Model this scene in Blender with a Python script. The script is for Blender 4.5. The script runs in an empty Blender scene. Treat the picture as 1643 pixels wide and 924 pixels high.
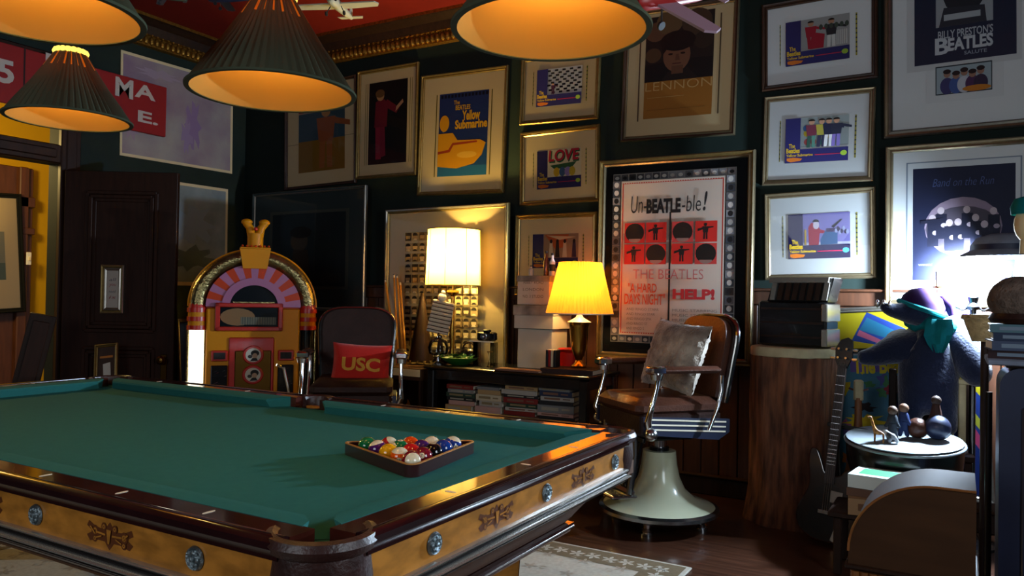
import bpy, math, random
import numpy as np
from mathutils import Vector, Matrix
random.seed(7)
PI = math.pi
S = bpy.context.scene
COL = S.collection

# ------------------------------------------------------------------ camera
W, H = 1643, 924
FPX, YAW, PITCH, ROLL, CAMH = 1246.3, -0.52236, 0.013905, 0.017545, 1.25
def cam_axes():
    cy, sy, cp, sp = math.cos(YAW), math.sin(YAW), math.cos(PITCH), math.sin(PITCH)
    f = Vector((sy*cp, cy*cp, sp)); r = Vector((cy, -sy, 0)); u = r.cross(f)
    cr, sr = math.cos(ROLL), math.sin(ROLL)
    return r*cr+u*sr, u*cr-r*sr, f
CR, CU, CF = cam_axes()
CP = Vector((0, 0, CAMH))
cd = bpy.data.cameras.new('camera'); cam = bpy.data.objects.new('camera', cd); COL.objects.link(cam)
cd.sensor_width = 36; cd.lens = FPX/W*36; cd.clip_start = .05
cam.matrix_world = Matrix(((CR.x, CU.x, -CF.x, CP.x), (CR.y, CU.y, -CF.y, CP.y), (CR.z, CU.z, -CF.z, CP.z), (0, 0, 0, 1)))
S.camera = cam
def ray(x, y): return CR*((x-W/2)/FPX)-CU*((y-H/2)/FPX)+CF
def onz(x, y, z): d = ray(x, y); return CP+d*((z-CAMH)/d.z)
def onY(x, y, Y): d = ray(x, y); return CP+d*(Y/d.y)
def onX(x, y, X): d = ray(x, y); return CP+d*(X/d.x)

# ------------------------------------------------------------------ light and exposure
S.view_settings.view_transform = 'Standard'; S.view_settings.look = 'None'
S.view_settings.gamma = 1; S.view_settings.use_curve_mapping = False
S.view_settings.exposure = 0.0
wd = bpy.data.worlds.new('world'); S.world = wd; wd.use_nodes = True
bg = wd.node_tree.nodes['Background']; bg.inputs[0].default_value = (.6, .7, .85, 1); bg.inputs[1].default_value = .6
def light(name, kind, loc, energy, color, size=.05, rot=None, sy=None):
    l = bpy.data.lights.new(name, kind); l.energy = energy; l.color = color
    if kind == 'AREA':
        l.size = size
        if sy: l.shape = 'RECTANGLE'; l.size_y = sy
    else: l.shadow_soft_size = size
    o = bpy.data.objects.new(name, l); o.location = loc
    if rot: o.rotation_euler = rot
    COL.objects.link(o); return o
def aim(o, t): o.rotation_euler = (Vector(t)-o.location).to_track_quat('-Z', 'Y').to_euler()
DAY_FILL1, DAY_FILL2, FARW, PEND, DRUM, PLEAT, COOL = 36, 46, 150, 4.5, 130, 22, 480
BACK, LEFT, RIGHT, REAR, CEIL = 5.08, -5.86, 1.75, -1.9, 3.5
# unseen daylight fill: area lights added on the closed rear and right walls
day_fill1 = light('daylight_fill_rear', 'AREA', (-1.6, REAR+.05, 1.9), DAY_FILL1, (.86, .93, 1.0), 1.9, (PI/2, 0, 0), 1.3)
day_fill2 = light('daylight_fill_right', 'AREA', (RIGHT-.05, 1.2, 1.85), DAY_FILL2, (.8, .9, 1.0), 1.5, (0, PI/2, 0), 1.2)

# ------------------------------------------------------------------ materials
M = {}
def mat(name, col, rough=.5, metal=0, spec=.5, noise=0, nscale=20, col2=None, bump=0, bscale=60, stretch=(1, 1, 1), coat=0, emit=None, estr=0, trans=0, sheen=0, wave=None):
    m = bpy.data.materials.new(name); m.use_nodes = True; nt = m.node_tree; b = nt.nodes['Principled BSDF']
    c = (*col, 1)
    b.inputs['Base Color'].default_value = c; b.inputs['Roughness'].default_value = rough
    b.inputs['Metallic'].default_value = metal; b.inputs['Specular IOR Level'].default_value = spec
    b.inputs['Coat Weight'].default_value = coat; b.inputs['Coat Roughness'].default_value = .08
    b.inputs['Transmission Weight'].default_value = trans; b.inputs['Sheen Weight'].default_value = sheen
    if emit: b.inputs['Emission Color'].default_value = (*emit, 1); b.inputs['Emission Strength'].default_value = estr
    tc = nt.nodes.new('ShaderNodeTexCoord'); mp = nt.nodes.new('ShaderNodeMapping'); mp.inputs['Scale'].default_value = stretch
    nt.links.new(tc.outputs['Object'], mp.inputs[0])
    if noise or col2:
        if wave:
            n = nt.nodes.new('ShaderNodeTexWave'); n.inputs['Scale'].default_value = nscale; n.inputs['Distortion'].default_value = wave[0]
            n.inputs['Detail'].default_value = 3; n.inputs['Detail Scale'].default_value = wave[1]
            out = n.outputs['Fac']
        else:
            n = nt.nodes.new('ShaderNodeTexNoise'); n.inputs['Scale'].default_value = nscale; n.inputs['Detail'].default_value = 5
            out = n.outputs['Fac']
        nt.links.new(mp.outputs[0], n.inputs['Vector'])
        r = nt.nodes.new('ShaderNodeValToRGB')
        c2 = col2 if col2 else tuple(x*(1-noise) for x in col)
        r.color_ramp.elements[0].position = .36; r.color_ramp.elements[1].position = .66
        r.color_ramp.elements[0].color = (*c2, 1); r.color_ramp.elements[1].color = c
        nt.links.new(out, r.inputs[0]); nt.links.new(r.outputs[0], b.inputs['Base Color'])
    if bump:
        n2 = nt.nodes.new('ShaderNodeTexNoise'); n2.inputs['Scale'].default_value = bscale; n2.inputs['Detail'].default_value = 4
        nt.links.new(mp.outputs[0], n2.inputs['Vector'])
        bp = nt.nodes.new('ShaderNodeBump'); bp.inputs['Strength'].default_value = bump; bp.inputs['Distance'].default_value = .01
        nt.links.new(n2.outputs['Fac'], bp.inputs['Height']); nt.links.new(bp.outputs[0], b.inputs['Normal'])
    M[name] = m; return m
def srgb(h):
    h = h.lstrip('#'); v = [int(h[i:i+2], 16)/255 for i in (0, 2, 4)]
    return tuple(((x+.055)/1.055)**2.4 if x > .04045 else x/12.92 for x in v)
_pc = {}
def ink(h, rough=.6):
    k = (h, rough)
    if k not in _pc: _pc[k] = mat('ink_'+h.lstrip('#'), srgb(h), rough, spec=.3)
    return _pc[k]
def translucent(name, col, tcol, mixf=.6, rough=.6):
    m = bpy.data.materials.new(name); m.use_nodes = True; nt = m.node_tree; nt.nodes.clear()
    o = nt.nodes.new('ShaderNodeOutputMaterial'); mx = nt.nodes.new('ShaderNodeMixShader'); d = nt.nodes.new('ShaderNodeBsdfDiffuse'); t = nt.nodes.new('ShaderNodeBsdfTranslucent')
    d.inputs[0].default_value = (*col, 1); t.inputs[0].default_value = (*tcol, 1); mx.inputs[0].default_value = mixf
    nt.links.new(d.outputs[0], mx.inputs[1]); nt.links.new(t.outputs[0], mx.inputs[2]); nt.links.new(mx.outputs[0], o.inputs[0])
    M[name] = m; return m
def glassmat(name, tint=(1, 1, 1), refl=1.0, rough=.02, ior=1.45):
    m = bpy.data.materials.new(name); m.use_nodes = True; nt = m.node_tree; nt.nodes.clear()
    o = nt.nodes.new('ShaderNodeOutputMaterial'); mx = nt.nodes.new('ShaderNodeMixShader'); t = nt.nodes.new('ShaderNodeBsdfTransparent'); g = nt.nodes.new('ShaderNodeBsdfGlossy')
    fr = nt.nodes.new('ShaderNodeFresnel'); fr.inputs[0].default_value = ior; t.inputs[0].default_value = (*tint, 1); g.inputs['Roughness'].default_value = rough
    mu = nt.nodes.new('ShaderNodeMath'); mu.operation = 'MULTIPLY'; mu.inputs[1].default_value = refl
    nt.links.new(fr.outputs[0], mu.inputs[0]); nt.links.new(mu.outputs[0], mx.inputs[0])
    nt.links.new(t.outputs[0], mx.inputs[1]); nt.links.new(g.outputs[0], mx.inputs[2]); nt.links.new(mx.outputs[0], o.inputs[0])
    M[name] = m; return m
def emitmat(name, col, s):
    m = bpy.data.materials.new(name); m.use_nodes = True; nt = m.node_tree; nt.nodes.clear()
    o = nt.nodes.new('ShaderNodeOutputMaterial'); e = nt.nodes.new('ShaderNodeEmission'); e.inputs[0].default_value = (*col, 1); e.inputs[1].default_value = s
    nt.links.new(e.outputs[0], o.inputs[0]); M[name] = m; return m

mat('wall_paint', srgb('#1c2824'), .75, spec=.15, noise=.2, nscale=3)
mat('wainscot_wood', srgb('#4a2a18'), .45, noise=.4, nscale=6, stretch=(6, 6, .5), spec=.4)
mat('dark_wood', srgb('#2a180e'), .5, spec=.2, noise=.4, nscale=8, stretch=(5, 5, .6))
mat('door_wood', srgb('#2e160b'), .5, spec=.2, noise=.35, nscale=8, stretch=(5, 5, .6))
mat('red_ceiling', srgb('#6e1a10'), .8, spec=.1, noise=.15, nscale=3)
mat('gilt', srgb('#a8782e'), .38, metal=.85, noise=.45, nscale=60, bump=.3, bscale=90)
mat('gilt_frame', srgb('#8f8064'), .3, metal=.8, noise=.15, nscale=30)
mat('frame_gold', srgb('#937c4a'), .32, metal=.8, noise=.2, nscale=30)
mat('frame_silver', srgb('#9a948a'), .3, metal=.85, noise=.15, nscale=30)
mat('frame_walnut', srgb('#3a2417'), .4, noise=.3, nscale=20)
mat('mat_board', srgb('#d2bd92'), .85, spec=.1)
mat('mat_white', srgb('#d3d6d6'), .85, spec=.1)
mat('mat_black', srgb('#15171a'), .85, spec=.1)
mat('mat_dark', srgb('#3a4444'), .85, spec=.1)
mat('floor_wood', srgb('#4a2c1e'), .28, noise=.5, nscale=7, stretch=(.4, 6, 1), coat=.3)
mat('felt', srgb('#2b6966'), .95, spec=.05, noise=.06, nscale=40, bump=.05, bscale=500)
mat('felt_cushion', srgb('#2b6966'), .95, spec=.05, noise=.06, nscale=40)
mat('rail_wood', srgb('#4a1f16'), .13, noise=.45, nscale=8, stretch=(1, 1, 1), coat=.8)
mat('bull_wood', srgb('#2a1214'), .15, noise=.3, nscale=8, coat=.8)
mat('burl', srgb('#c07e30'), .33, noise=.42, nscale=14, stretch=(1, 1, 2.5), coat=.3)
mat('burl_dark', srgb('#5e3818'), .55, noise=.35, nscale=9)
mat('inlay', srgb('#5e3216'), .4)
mat('black_lacquer', srgb('#101012'), .25, coat=.3)
mat('silver_line', srgb('#c9c4bb'), .25, metal=.8)
mat('pewter', srgb('#7d8b90'), .3, metal=.9, bump=.4, bscale=300)
mat('pocket_leather', srgb('#3a201c'), .4, noise=.4, nscale=30, bump=.2, bscale=120)
mat('ivory', srgb('#e6dcc4'), .4)
mat('chrome', (.75, .77, .8), .1, metal=1)
mat('chrome_worn', (.5, .51, .53), .22, metal=1)
mat('leather', srgb('#4e2c1e'), .4, spec=.3, noise=.25, nscale=10, bump=.25, bscale=80, coat=.1)
mat('leather_dark', srgb('#2e1a14'), .5, spec=.2, noise=.25, nscale=10, bump=.25, bscale=80)
mat('enamel', srgb('#c9cbac'), .22, coat=.5)
mat('grille_dark', srgb('#1c1c20'), .3, metal=.6)
mat('rack_wood', srgb('#38161a'), .2, noise=.25, nscale=14, coat=.6)
mat('rack_edge', srgb('#b0793c'), .4)
mat('tan_fur', srgb('#b8aa98'), .95, noise=.5, nscale=9, spec=.1, bump=.9, bscale=70, col2=srgb('#6c5c50'), sheen=.6)
mat('red_cloth', srgb('#b02015'), .85, spec=.15, bump=.2, bscale=200, sheen=.2)
mat('yellow_thread', srgb('#c88a26'), .8)
translucent('fabric_green', srgb('#4b5443'), (.28, .10, .02), .25)
translucent('fabric_gap', srgb('#4b5443'), (.9, .45, .12), .9)
mat('brass', srgb('#b58a3a'), .22, metal=1)
mat('brass_dark', srgb('#6d4e22'), .3, metal=1)
mat('oak_cue', srgb('#cf8c30'), .3, coat=.3)
mat('cue_dark', srgb('#4c220f'), .3, coat=.3)
mat('box_white', srgb('#b9b3a4'), .75, noise=.12, nscale=6)
mat('marble', srgb('#a8a49a'), .4, col2=srgb('#5d5b57'), nscale=7)
mat('tin_red', srgb('#b81c14'), .3, coat=.3)
mat('bark', srgb('#7c4a2c'), .85, col2=srgb('#42220f'), nscale=9, stretch=(3, 3, .5), bump=1, bscale=12)
mat('stump_top', srgb('#b9ab82'), .7, noise=.3, nscale=9)
mat('plush_blue', srgb('#171e38'), .95, spec=.1, noise=.35, nscale=9, bump=.5, bscale=60, sheen=.5)
mat('teal_cloth', srgb('#0e6468'), .9, spec=.1, noise=.25, nscale=9, bump=.3, bscale=40)
mat('purple_cloth', srgb('#301c44'), .9, spec=.1, noise=.2, nscale=9)
mat('navy', srgb('#1b2440'), .45, noise=.3, nscale=5, coat=.15)
mat('white_plastic', srgb('#e4e4e6'), .3)
mat('jb_yellow', srgb('#c47c04'), .45, spec=.2)
mat('jb_orange', srgb('#b03408'), .4, spec=.25)
mat('jb_red', srgb('#ac1d12'), .3, coat=.4)
mat('jb_pink', srgb('#96587c'), .4)
mat('jb_chrome', srgb('#9a8a5c'), .2, metal=.9, noise=.4, nscale=30, bump=.5, bscale=60)
mat('jb_dark', srgb('#101418'), .15, coat=.5)
mat('wicker', srgb('#b59a6a'), .8, noise=.4, nscale=40, bump=.8, bscale=90)
mat('hair_brown', srgb('#6e5c50'), .95, noise=.5, nscale=30, bump=1, bscale=90)
mat('felt_hat', srgb('#7b8496'), .9, noise=.3, nscale=12)
mat('yellow_room', srgb('#c39a1a'), .8, spec=.1)
mat('room_wood', srgb('#5c3420'), .5, noise=.3, nscale=6, stretch=(5, 5, .6))
mat('leaf_green', srgb('#1f5a1c'), .45)
mat('steel_string', (.6, .6, .62), .25, metal=1)
mat('guitar_wood', srgb('#24140e'), .25, noise=.5, nscale=7, coat=.6)
mat('fretboard', srgb('#2c1c16'), .5, noise=.2, nscale=20)
mat('skin_drum', srgb('#7c848a'), .6, noise=.15, nscale=10)
mat('cabinet_wood', srgb('#3e2614'), .75, spec=.15, noise=.25, nscale=5, stretch=(1, 1, 4))
mat('flute_wood', srgb('#7c4b22'), .4, noise=.3, nscale=8)
mat('plane_white', srgb('#b8b69e'), .4)
mat('plane_pink', srgb('#a88a98'), .5)
mat('plane_red', srgb('#a02320'), .4)
mat('black_rubber', srgb('#0d0d0d'), .6)
mat('giraffe', srgb('#c98a3a'), .5, col2=srgb('#5a2a0e'), nscale=70)
glassmat('picture_glass', (1, 1, 1), .75)
glassmat('clear_glass', (.97, .98, .98), 1.0, .02, 1.4)
translucent('shade_inner', srgb('#c8944a'), (.5, .25, .08), .18)
translucent('drum_shade_cloth', srgb('#efe3bd'), (.92, .68, .26), .6)
translucent('pleat_shade_cloth', srgb('#e8a44a'), (.95, .36, .04), .62)
emitmat('bulb_warm', (1, .72, .3), 14)
emitmat('bulb_cool', (.8, .92, 1), 60)
emitmat('jb_tube', (1, .93, .7), 3.0)
emitmat('jb_screen', (.8, .5, .25), .22)
emitmat('ring_glow', (1, .75, .12), 1.6)

# ------------------------------------------------------------------ mesh builder
def rotm(rx=0, ry=0, rz=0): return Matrix.Rotation(rz, 4, 'Z') @ Matrix.Rotation(ry, 4, 'Y') @ Matrix.Rotation(rx, 4, 'X')
def T(x=0, y=0, z=0): return Matrix.Translation((x, y, z))
class MB:
    def __init__(s): s.v = []; s.f = []; s.m = []; s.mats = []; s.x = Matrix()
    def mi(s, m):
        if isinstance(m, str): m = M[m] if m in M else ink(m)
        if m not in s.mats: s.mats.append(m)
        return s.mats.index(m)
    def add(s, vs, fs, m, x=None):
        b = len(s.v); k = s.mi(m); X = s.x @ x if x is not None else s.x
        s.v += [tuple(X @ Vector(p)) for p in vs]
        for f in fs: s.f.append([b+i for i in f]); s.m.append(k)
        return s
    def box(s, c, d, m, x=None, bev=0):
        cx, cy, cz = c; a, b, h = d[0]/2, d[1]/2, d[2]/2
        if bev <= 0:
            vs = [(cx+i*a, cy+j*b, cz+k*h) for i in (-1, 1) for j in (-1, 1) for k in (-1, 1)]
            return s.add(vs, [(0, 1, 3, 2), (4, 6, 7, 5), (0, 4, 5, 1), (2, 3, 7, 6), (0, 2, 6, 4), (1, 5, 7, 3)], m, x)
        e = min(bev, a*.95, b*.95, h*.95)
        rings = []
        for z, q in ((-h, e), (-h+e, 0), (h-e, 0), (h, e)):
            aa, bb = a-q, b-q
            rings.append([(cx+px, cy+py, cz+z) for px, py in ((aa-e, -bb), (aa, -bb+e), (aa, bb-e), (aa-e, bb), (-aa+e, bb), (-aa, bb-e), (-aa, -bb+e), (-aa+e, -bb))])
        vs = [p for r in rings for p in r]; fs = []
        for i in range(3):
            for j in range(8): fs.append((i*8+j, i*8+(j+1) % 8, (i+1)*8+(j+1) % 8, (i+1)*8+j))
        fs.append(tuple(reversed(range(8)))); fs.append(tuple(range(24, 32)))
        return s.add(vs, fs, m, x)
    def lathe(s, prof, m, n=32, x=None, a0=0, a1=2*PI, cap=False):
        full = abs(a1-a0-2*PI) < 1e-6; k = n if full else n+1; vs = []; fs = []
        for i in range(k):
            a = a0+(a1-a0)*i/n
            for r, z in prof: vs.append((r*math.cos(a), r*math.sin(a), z))
        L = len(prof)
        for i in range(n):
            j = (i+1) % k
            for q in range(L-1): fs.append((i*L+q, j*L+q, j*L+q+1, i*L+q+1))
        if cap and full:
            fs.append(tuple(reversed([i*L for i in range(k)]))); fs.append(tuple(i*L+L-1 for i in range(k)))
        return s.add(vs, fs, m, x)
    def cyl(s, c, r, h, m, n=24, x=None, r2=None):
        r2 = r if r2 is None else r2
        X = T(*c) if x is None else x @ T(*c)
        return s.lathe([(r, 0), (r2, h)], m, n, X, cap=True)
    def sph(s, c, r, m, n=20, x=None, sc=(1, 1, 1)):
        prof = [(max(r*math.sin(PI*i/(n//2)), 1e-5), -r*math.cos(PI*i/(n//2))) for i in range(n//2+1)]
        X = T(*c) @ Matrix.Diagonal((*sc, 1)); X = X if x is None else x @ X
        return s.lathe(prof, m, n, X)
    def tube(s, pts, r, m, n=10, closed=False, x=None):
        pts = [Vector(p) for p in pts]; rs = r if isinstance(r, (list, tuple)) else [r]*len(pts)
        vs = []; N = len(pts); up = None
        for i, p in enumerate(pts):
            if closed: t = (pts[(i+1) % N]-pts[i-1])
            else: t = pts[min(i+1, N-1)]-pts[max(i-1, 0)]
            t.normalize()
            if up is None: up = t.orthogonal().normalized()
            up = (up-t*up.dot(t)); up = up.normalized() if up.length > 1e-6 else t.orthogonal().normalized()
            b = t.cross(up)
            for j in range(n):
                a = 2*PI*j/n; vs.append(tuple(p+(up*math.cos(a)+b*math.sin(a))*rs[i]))
        fs = []
        for i in range(N if closed else N-1):
            k = (i+1) % N
            for j in range(n): fs.append((i*n+j, i*n+(j+1) % n, k*n+(j+1) % n, k*n+j))
        if not closed: fs.append(tuple(reversed(range(n)))); fs.append(tuple(range((N-1)*n, N*n)))
        return s.add(vs, fs, m, x)
    def prism(s, poly, y0, y1, m, x=None):
        """polygon in local XZ, thickness along Y"""
        n = len(poly); vs = [(p[0], y0, p[1]) for p in poly]+[(p[0], y1, p[1]) for p in poly]
        fs = [tuple(range(n)), tuple(reversed(range(n, 2*n)))]+[(i, i+n, (i+1) % n+n, (i+1) % n) for i in range(n)]
        return s.add(vs, fs, m, x)
    def slab(s, poly, z0, z1, m, x=None):
        n = len(poly); vs = [(p[0], p[1], z0) for p in poly]+[(p[0], p[1], z1) for p in poly]
        fs = [tuple(reversed(range(n))), tuple(range(n, 2*n))]+[(i, (i+1) % n, (i+1) % n+n, i+n) for i in range(n)]
        return s.add(vs, fs, m, x)
    def sweepring(s, prof, path, m, x=None):
        """prof: list of (offset outward, height) ; path: closed list of (p, outward) with z"""
        L = len(prof); vs = []
        for p, o in path:
            for a, h in prof: vs.append((p[0]+o[0]*a, p[1]+o[1]*a, h))
        N = len(path); fs = []
        for i in range(N):
            j = (i+1) % N
            for q in range(L): fs.append((i*L+q, j*L+q, j*L+(q+1) % L, i*L+(q+1) % L))
        return s.add(vs, fs, m, x)
    def build(s, name, parent=None, smooth=True, loc=None, rot=None, ang=40):
        me = bpy.data.meshes.new(name); me.from_pydata(s.v, [], s.f)
        for m in s.mats: me.materials.append(m)
        me.polygons.foreach_set('material_index', s.m)
        me.polygons.foreach_set('use_smooth', [smooth]*len(s.f))
        me.update()
        if smooth:
            try: me.set_sharp_from_angle(angle=math.radians(ang))
            except Exception: pass
        o = bpy.data.objects.new(name, me); COL.objects.link(o)
        if parent: o.parent = parent
        if loc: o.location = loc
        if rot: o.rotation_euler = rot
        return o
def thing(name, label, cat, loc=(0, 0, 0), rotz=0, group=None, rot=None):
    o = bpy.data.objects.new(name, None); COL.objects.link(o); o.empty_display_size = .1
    o.location = loc; o.rotation_euler = rot if rot else (0, 0, rotz); o['label'] = label; o['category'] = cat
    if group: o['group'] = group
    return o
def tag(o, label, cat, group=None):
    o['label'] = label; o['category'] = cat
    if group: o['group'] = group
    return o
def struct(o): o['kind'] = 'structure'; return o
_txt = {}
def textmesh(body, bold=0, shear=0):
    k = (body, bold, shear)
    if k in _txt: return _txt[k]
    c = bpy.data.curves.new('t', 'FONT'); c.body = body; c.size = 1; c.offset = bold; c.shear = shear; c.resolution_u = 3; c.align_x = 'LEFT'
    o = bpy.data.objects.new('t', c); COL.objects.link(o); bpy.context.view_layer.update()
    me = o.to_mesh(); vs = [v.co.copy() for v in me.vertices]; fs = [tuple(p.vertices) for p in me.polygons]
    o.to_mesh_clear(); bpy.data.objects.remove(o); bpy.data.curves.remove(c)
    x0 = min(v.x for v in vs); x1 = max(v.x for v in vs); y0 = min(v.y for v in vs); y1 = max(v.y for v in vs)
    vs = [((v.x-x0)/(x1-x0), (v.y-y0)/(y1-y0)) for v in vs]; _txt[k] = (vs, fs, (x1-x0)/(y1-y0)); return _txt[k]

class Print:
    """flat printed sheet in local XZ facing -Y; coordinates 0..1, v up"""
    def __init__(s, mb, cx, cz, w, h, y): s.mb, s.cx, s.cz, s.w, s.h, s.y, s.k = mb, cx, cz, w, h, y, 0
    def P(s, u, v, dy=0): return (s.cx+(u-.5)*s.w, s.y-s.k*.00012-dy, s.cz+(v-.5)*s.h)
    def poly(s, pts, c): s.k += 1; s.mb.add([s.P(u, v) for u, v in pts], [tuple(range(len(pts)))], c); return s
    def rect(s, u0, v0, u1, v1, c): return s.poly([(u0, v0), (u1, v0), (u1, v1), (u0, v1)], c)
    def ell(s, cu, cv, ru, rv, c, n=20, a0=0, a1=360, rot=0):
        ar = s.h/s.w; ca, sa = math.cos(rot), math.sin(rot); pts = []
        for i in range(n):
            a = math.radians(a0+(a1-a0)*i/(n if a1-a0 == 360 else n-1)); x, y = ru*math.cos(a), rv*math.sin(a)*ar
            pts.append((cu+x*ca-y*sa, cv+(x*sa+y*ca)/ar))
        return s.poly(pts, c)
    def text(s, body, u0, v0, u1, v1, c, bold=.01, shear=0):
        s.k += 1; vs, fs, _ = textmesh(body, bold, shear)
        s.mb.add([s.P(u0+(u1-u0)*x, v0+(v1-v0)*y) for x, y in vs], fs, c); return s
    def figure(s, cu, base, h, body, legs, head='#b08468', hair='#1a120e', arm=0, lean=0):
        """a small generic standing figure"""
        k = h*s.h/s.w
        s.poly([(cu-.14*k, base), (cu-.03*k, base), (cu-.01*k+lean, base+.45*h), (cu-.13*k+lean, base+.45*h)], legs)
        s.poly([(cu+.03*k, base), (cu+.14*k, base), (cu+.13*k+lean, base+.45*h), (cu+.01*k+lean, base+.45*h)], legs)
        s.poly([(cu-.15*k+lean, base+.42*h), (cu+.15*k+lean, base+.42*h), (cu+.2*k+lean, base+.8*h), (cu-.2*k+lean, base+.8*h)], body)
        s.poly([(cu+.15*k+lean, base+.79*h), (cu+.2*k+lean, base+.68*h), (cu+(.2+.3)*k+lean, base+(.62+arm)*h), (cu+(.2+.3)*k+lean, base+(.7+arm)*h)], body)
        s.ell(cu+lean, base+.9*h, .1*k, .1*h, head, 12); s.ell(cu+lean, base+.94*h, .11*k, .07*h, hair, 12, 0, 180)
        return s
def frame_ring(mb, w, h, fw, d, m, m2=None, y0=0):
    """picture moulding, origin at centre, back at y=y0, front towards -y; stepped profile"""
    m2 = m2 or m
    prof = [(0, 0, m), (0, -d*.75, m), (fw*.18, -d, m), (fw*.42, -d*.95, m2), (fw*.55, -d*.62, m2), (fw*.8, -d*.7, m), (fw, -d*.5, m), (fw, 0, m)]
    cs = [(-1, -1), (1, -1), (1, 1), (-1, 1)]
    for q in range(len(prof)-1):
        a, b = prof[q], prof[q+1]; vs = []
        for p in (a, b): vs += [(sx*(w/2-p[0]), y0+p[1], sz*(h/2-p[0])) for sx, sz in cs]
        mb.add(vs, [(i, (i+1) % 4, (i+1) % 4+4, i+4) for i in range(4)], b[2] if q != 2 else m2)
def picture(label, corners, Y=BACK, fw=.035, fm='gilt_frame', fm2=None, mm='mat_board', prt=None, draw=None, wall='back', lean=0, name='framed_picture', group=None, d=.03, glass=True, cat='picture', whw=None, off=.0):
    """corners TL,TR,BR,BL in photo pixels, cast onto the wall"""
    cast = (lambda p: onY(p[0], p[1], Y-.02)) if wall == 'back' else (lambda p: onX(p[0], p[1], Y+.02))
    tl, tr, br, bl = [cast(p) for p in corners]
    ax = 0 if wall == 'back' else 1
    w = ((tr-tl).length+(br-bl).length)/2; h = ((tl-bl).length+(tr-br).length)/2
    c = (tl+tr+br+bl)/4
    r1 = (tr-tl)+(br-bl); roll = math.atan2(r1.z, r1[ax])
    rz = 0 if wall == 'back' else PI/2
    base = Vector((c.x, c.y, c.z)); base[1 if wall == 'back' else 0] = Y
    o = thing(name, label, cat, base, 0, group)
    o.rotation_euler = (rotm(0, 0, rz) @ Matrix.Rotation(lean, 4, 'X') @ Matrix.Rotation(-roll, 4, 'Y')).to_euler()
    if lean: o.location += (Vector((0, -1, 0)) if wall == 'back' else Vector((1, 0, 0)))*(h/2*math.sin(abs(lean)))
    if off: o.location += (Vector((0, -1, 0)) if wall == 'back' else Vector((1, 0, 0)))*off
    if fm:
        f = MB(); frame_ring(f, w, h, fw, d, fm, fm2, -.003); f.build('frame', o, False)
    inner = (w-2*fw+.004, h-2*fw+.004) if fm else (w, h)
    b = MB(); b.box((0, -.007, 0), (inner[0], .006, inner[1]), mm); b.build('mat_board', o, False)
    def uv(px):
        P = cast(px); q = o.matrix_basis.inverted() @ P
        return q.x, q.z
    if prt:
        bpy.context.view_layer.update()
        q = [uv(p) for p in prt]; u0 = (q[0][0]+q[3][0])/2; u1 = (q[1][0]+q[2][0])/2; v1 = (q[0][1]+q[1][1])/2; v0 = (q[2][1]+q[3][1])/2
        pm = MB(); P = Print(pm, (u0+u1)/2, (v0+v1)/2, u1-u0, v1-v0, -.0106)
        pm.box(((u0+u1)/2, -.0103, (v0+v1)/2), (u1-u0, .0006, v1-v0), 'mat_board')
        draw(P); pm.build('print', o, False)
    if glass:
        g = MB(); zz = -.0155; a, b_ = inner[0]/2, inner[1]/2
        g.add([(-a, zz, -b_), (a, zz, -b_), (a, zz, b_), (-a, zz, b_)], [(0, 1, 2, 3)], 'picture_glass'); g.build('glass', o, False)
    return o
# ------------------------------------------------------------------ the room
def wallbox(name, c, d, m):
    b = MB(); b.box(c, d, m); return struct(b.build(name, None, False))
wallbox('floor', (-2.1, 1.6, -.05), (8.4, 7.6, .1), 'floor_wood')
wallbox('wall_back', ((LEFT+RIGHT)/2, BACK+.06, CEIL/2), (RIGHT-LEFT+.3, .12, CEIL), 'wall_paint')
wallbox('wall_right', (RIGHT+.08, 1.6, CEIL/2), (.12, 6.9, CEIL), 'wall_paint')
wallbox('wall_rear', (-2, REAR-.08, CEIL/2), (7.9, .12, CEIL), 'wall_paint')
b = MB()
OY0, OY1, OZ, TZ0, TZ1 = 1.6, 3.33, 2.2, 2.34, 2.86      # doorway and transom opening in the left wall
X0 = LEFT-.12; xc = LEFT-.06
for y0, y1, z0, z1 in ((REAR, OY0, 0, CEIL), (OY1, BACK, 0, CEIL), (OY0, OY1, TZ1, CEIL), (OY0, OY1, OZ, TZ0)):
    b.box((xc, (y0+y1)/2, (z0+z1)/2), (.12, y1-y0, z1-z0), 'wall_paint')
struct(b.build('wall_left', None, False))
b = MB()
b.box(((LEFT+RIGHT)/2, 1.6, CEIL+.05), (RIGHT-LEFT+.3, 7.2, .1), 'red_ceiling'); struct(b.build('ceiling', None, False))
# unseen frames added round the daylight fill lights; the walls stay closed
for nm, loc, rz, ww, hh in (('fill_light_frame_1', (-1.6, REAR, 1.9), 0, 1.9, 1.3), ('fill_light_frame_2', (RIGHT, 1.2, 1.85), PI/2, 1.2, 1.5)):
    b = MB(); X = T(*loc) @ rotm(0, 0, rz)
    for cx_, cz_, w_, h_ in ((0, hh/2+.05, ww+.2, .1), (0, -hh/2-.05, ww+.2, .1), (-ww/2-.05, 0, .1, hh+.2), (ww/2+.05, 0, .1, hh+.2)): b.box((cx_, 0, cz_), (w_, .14, h_), 'dark_wood', X, .01)
    struct(b.build(nm))
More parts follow.
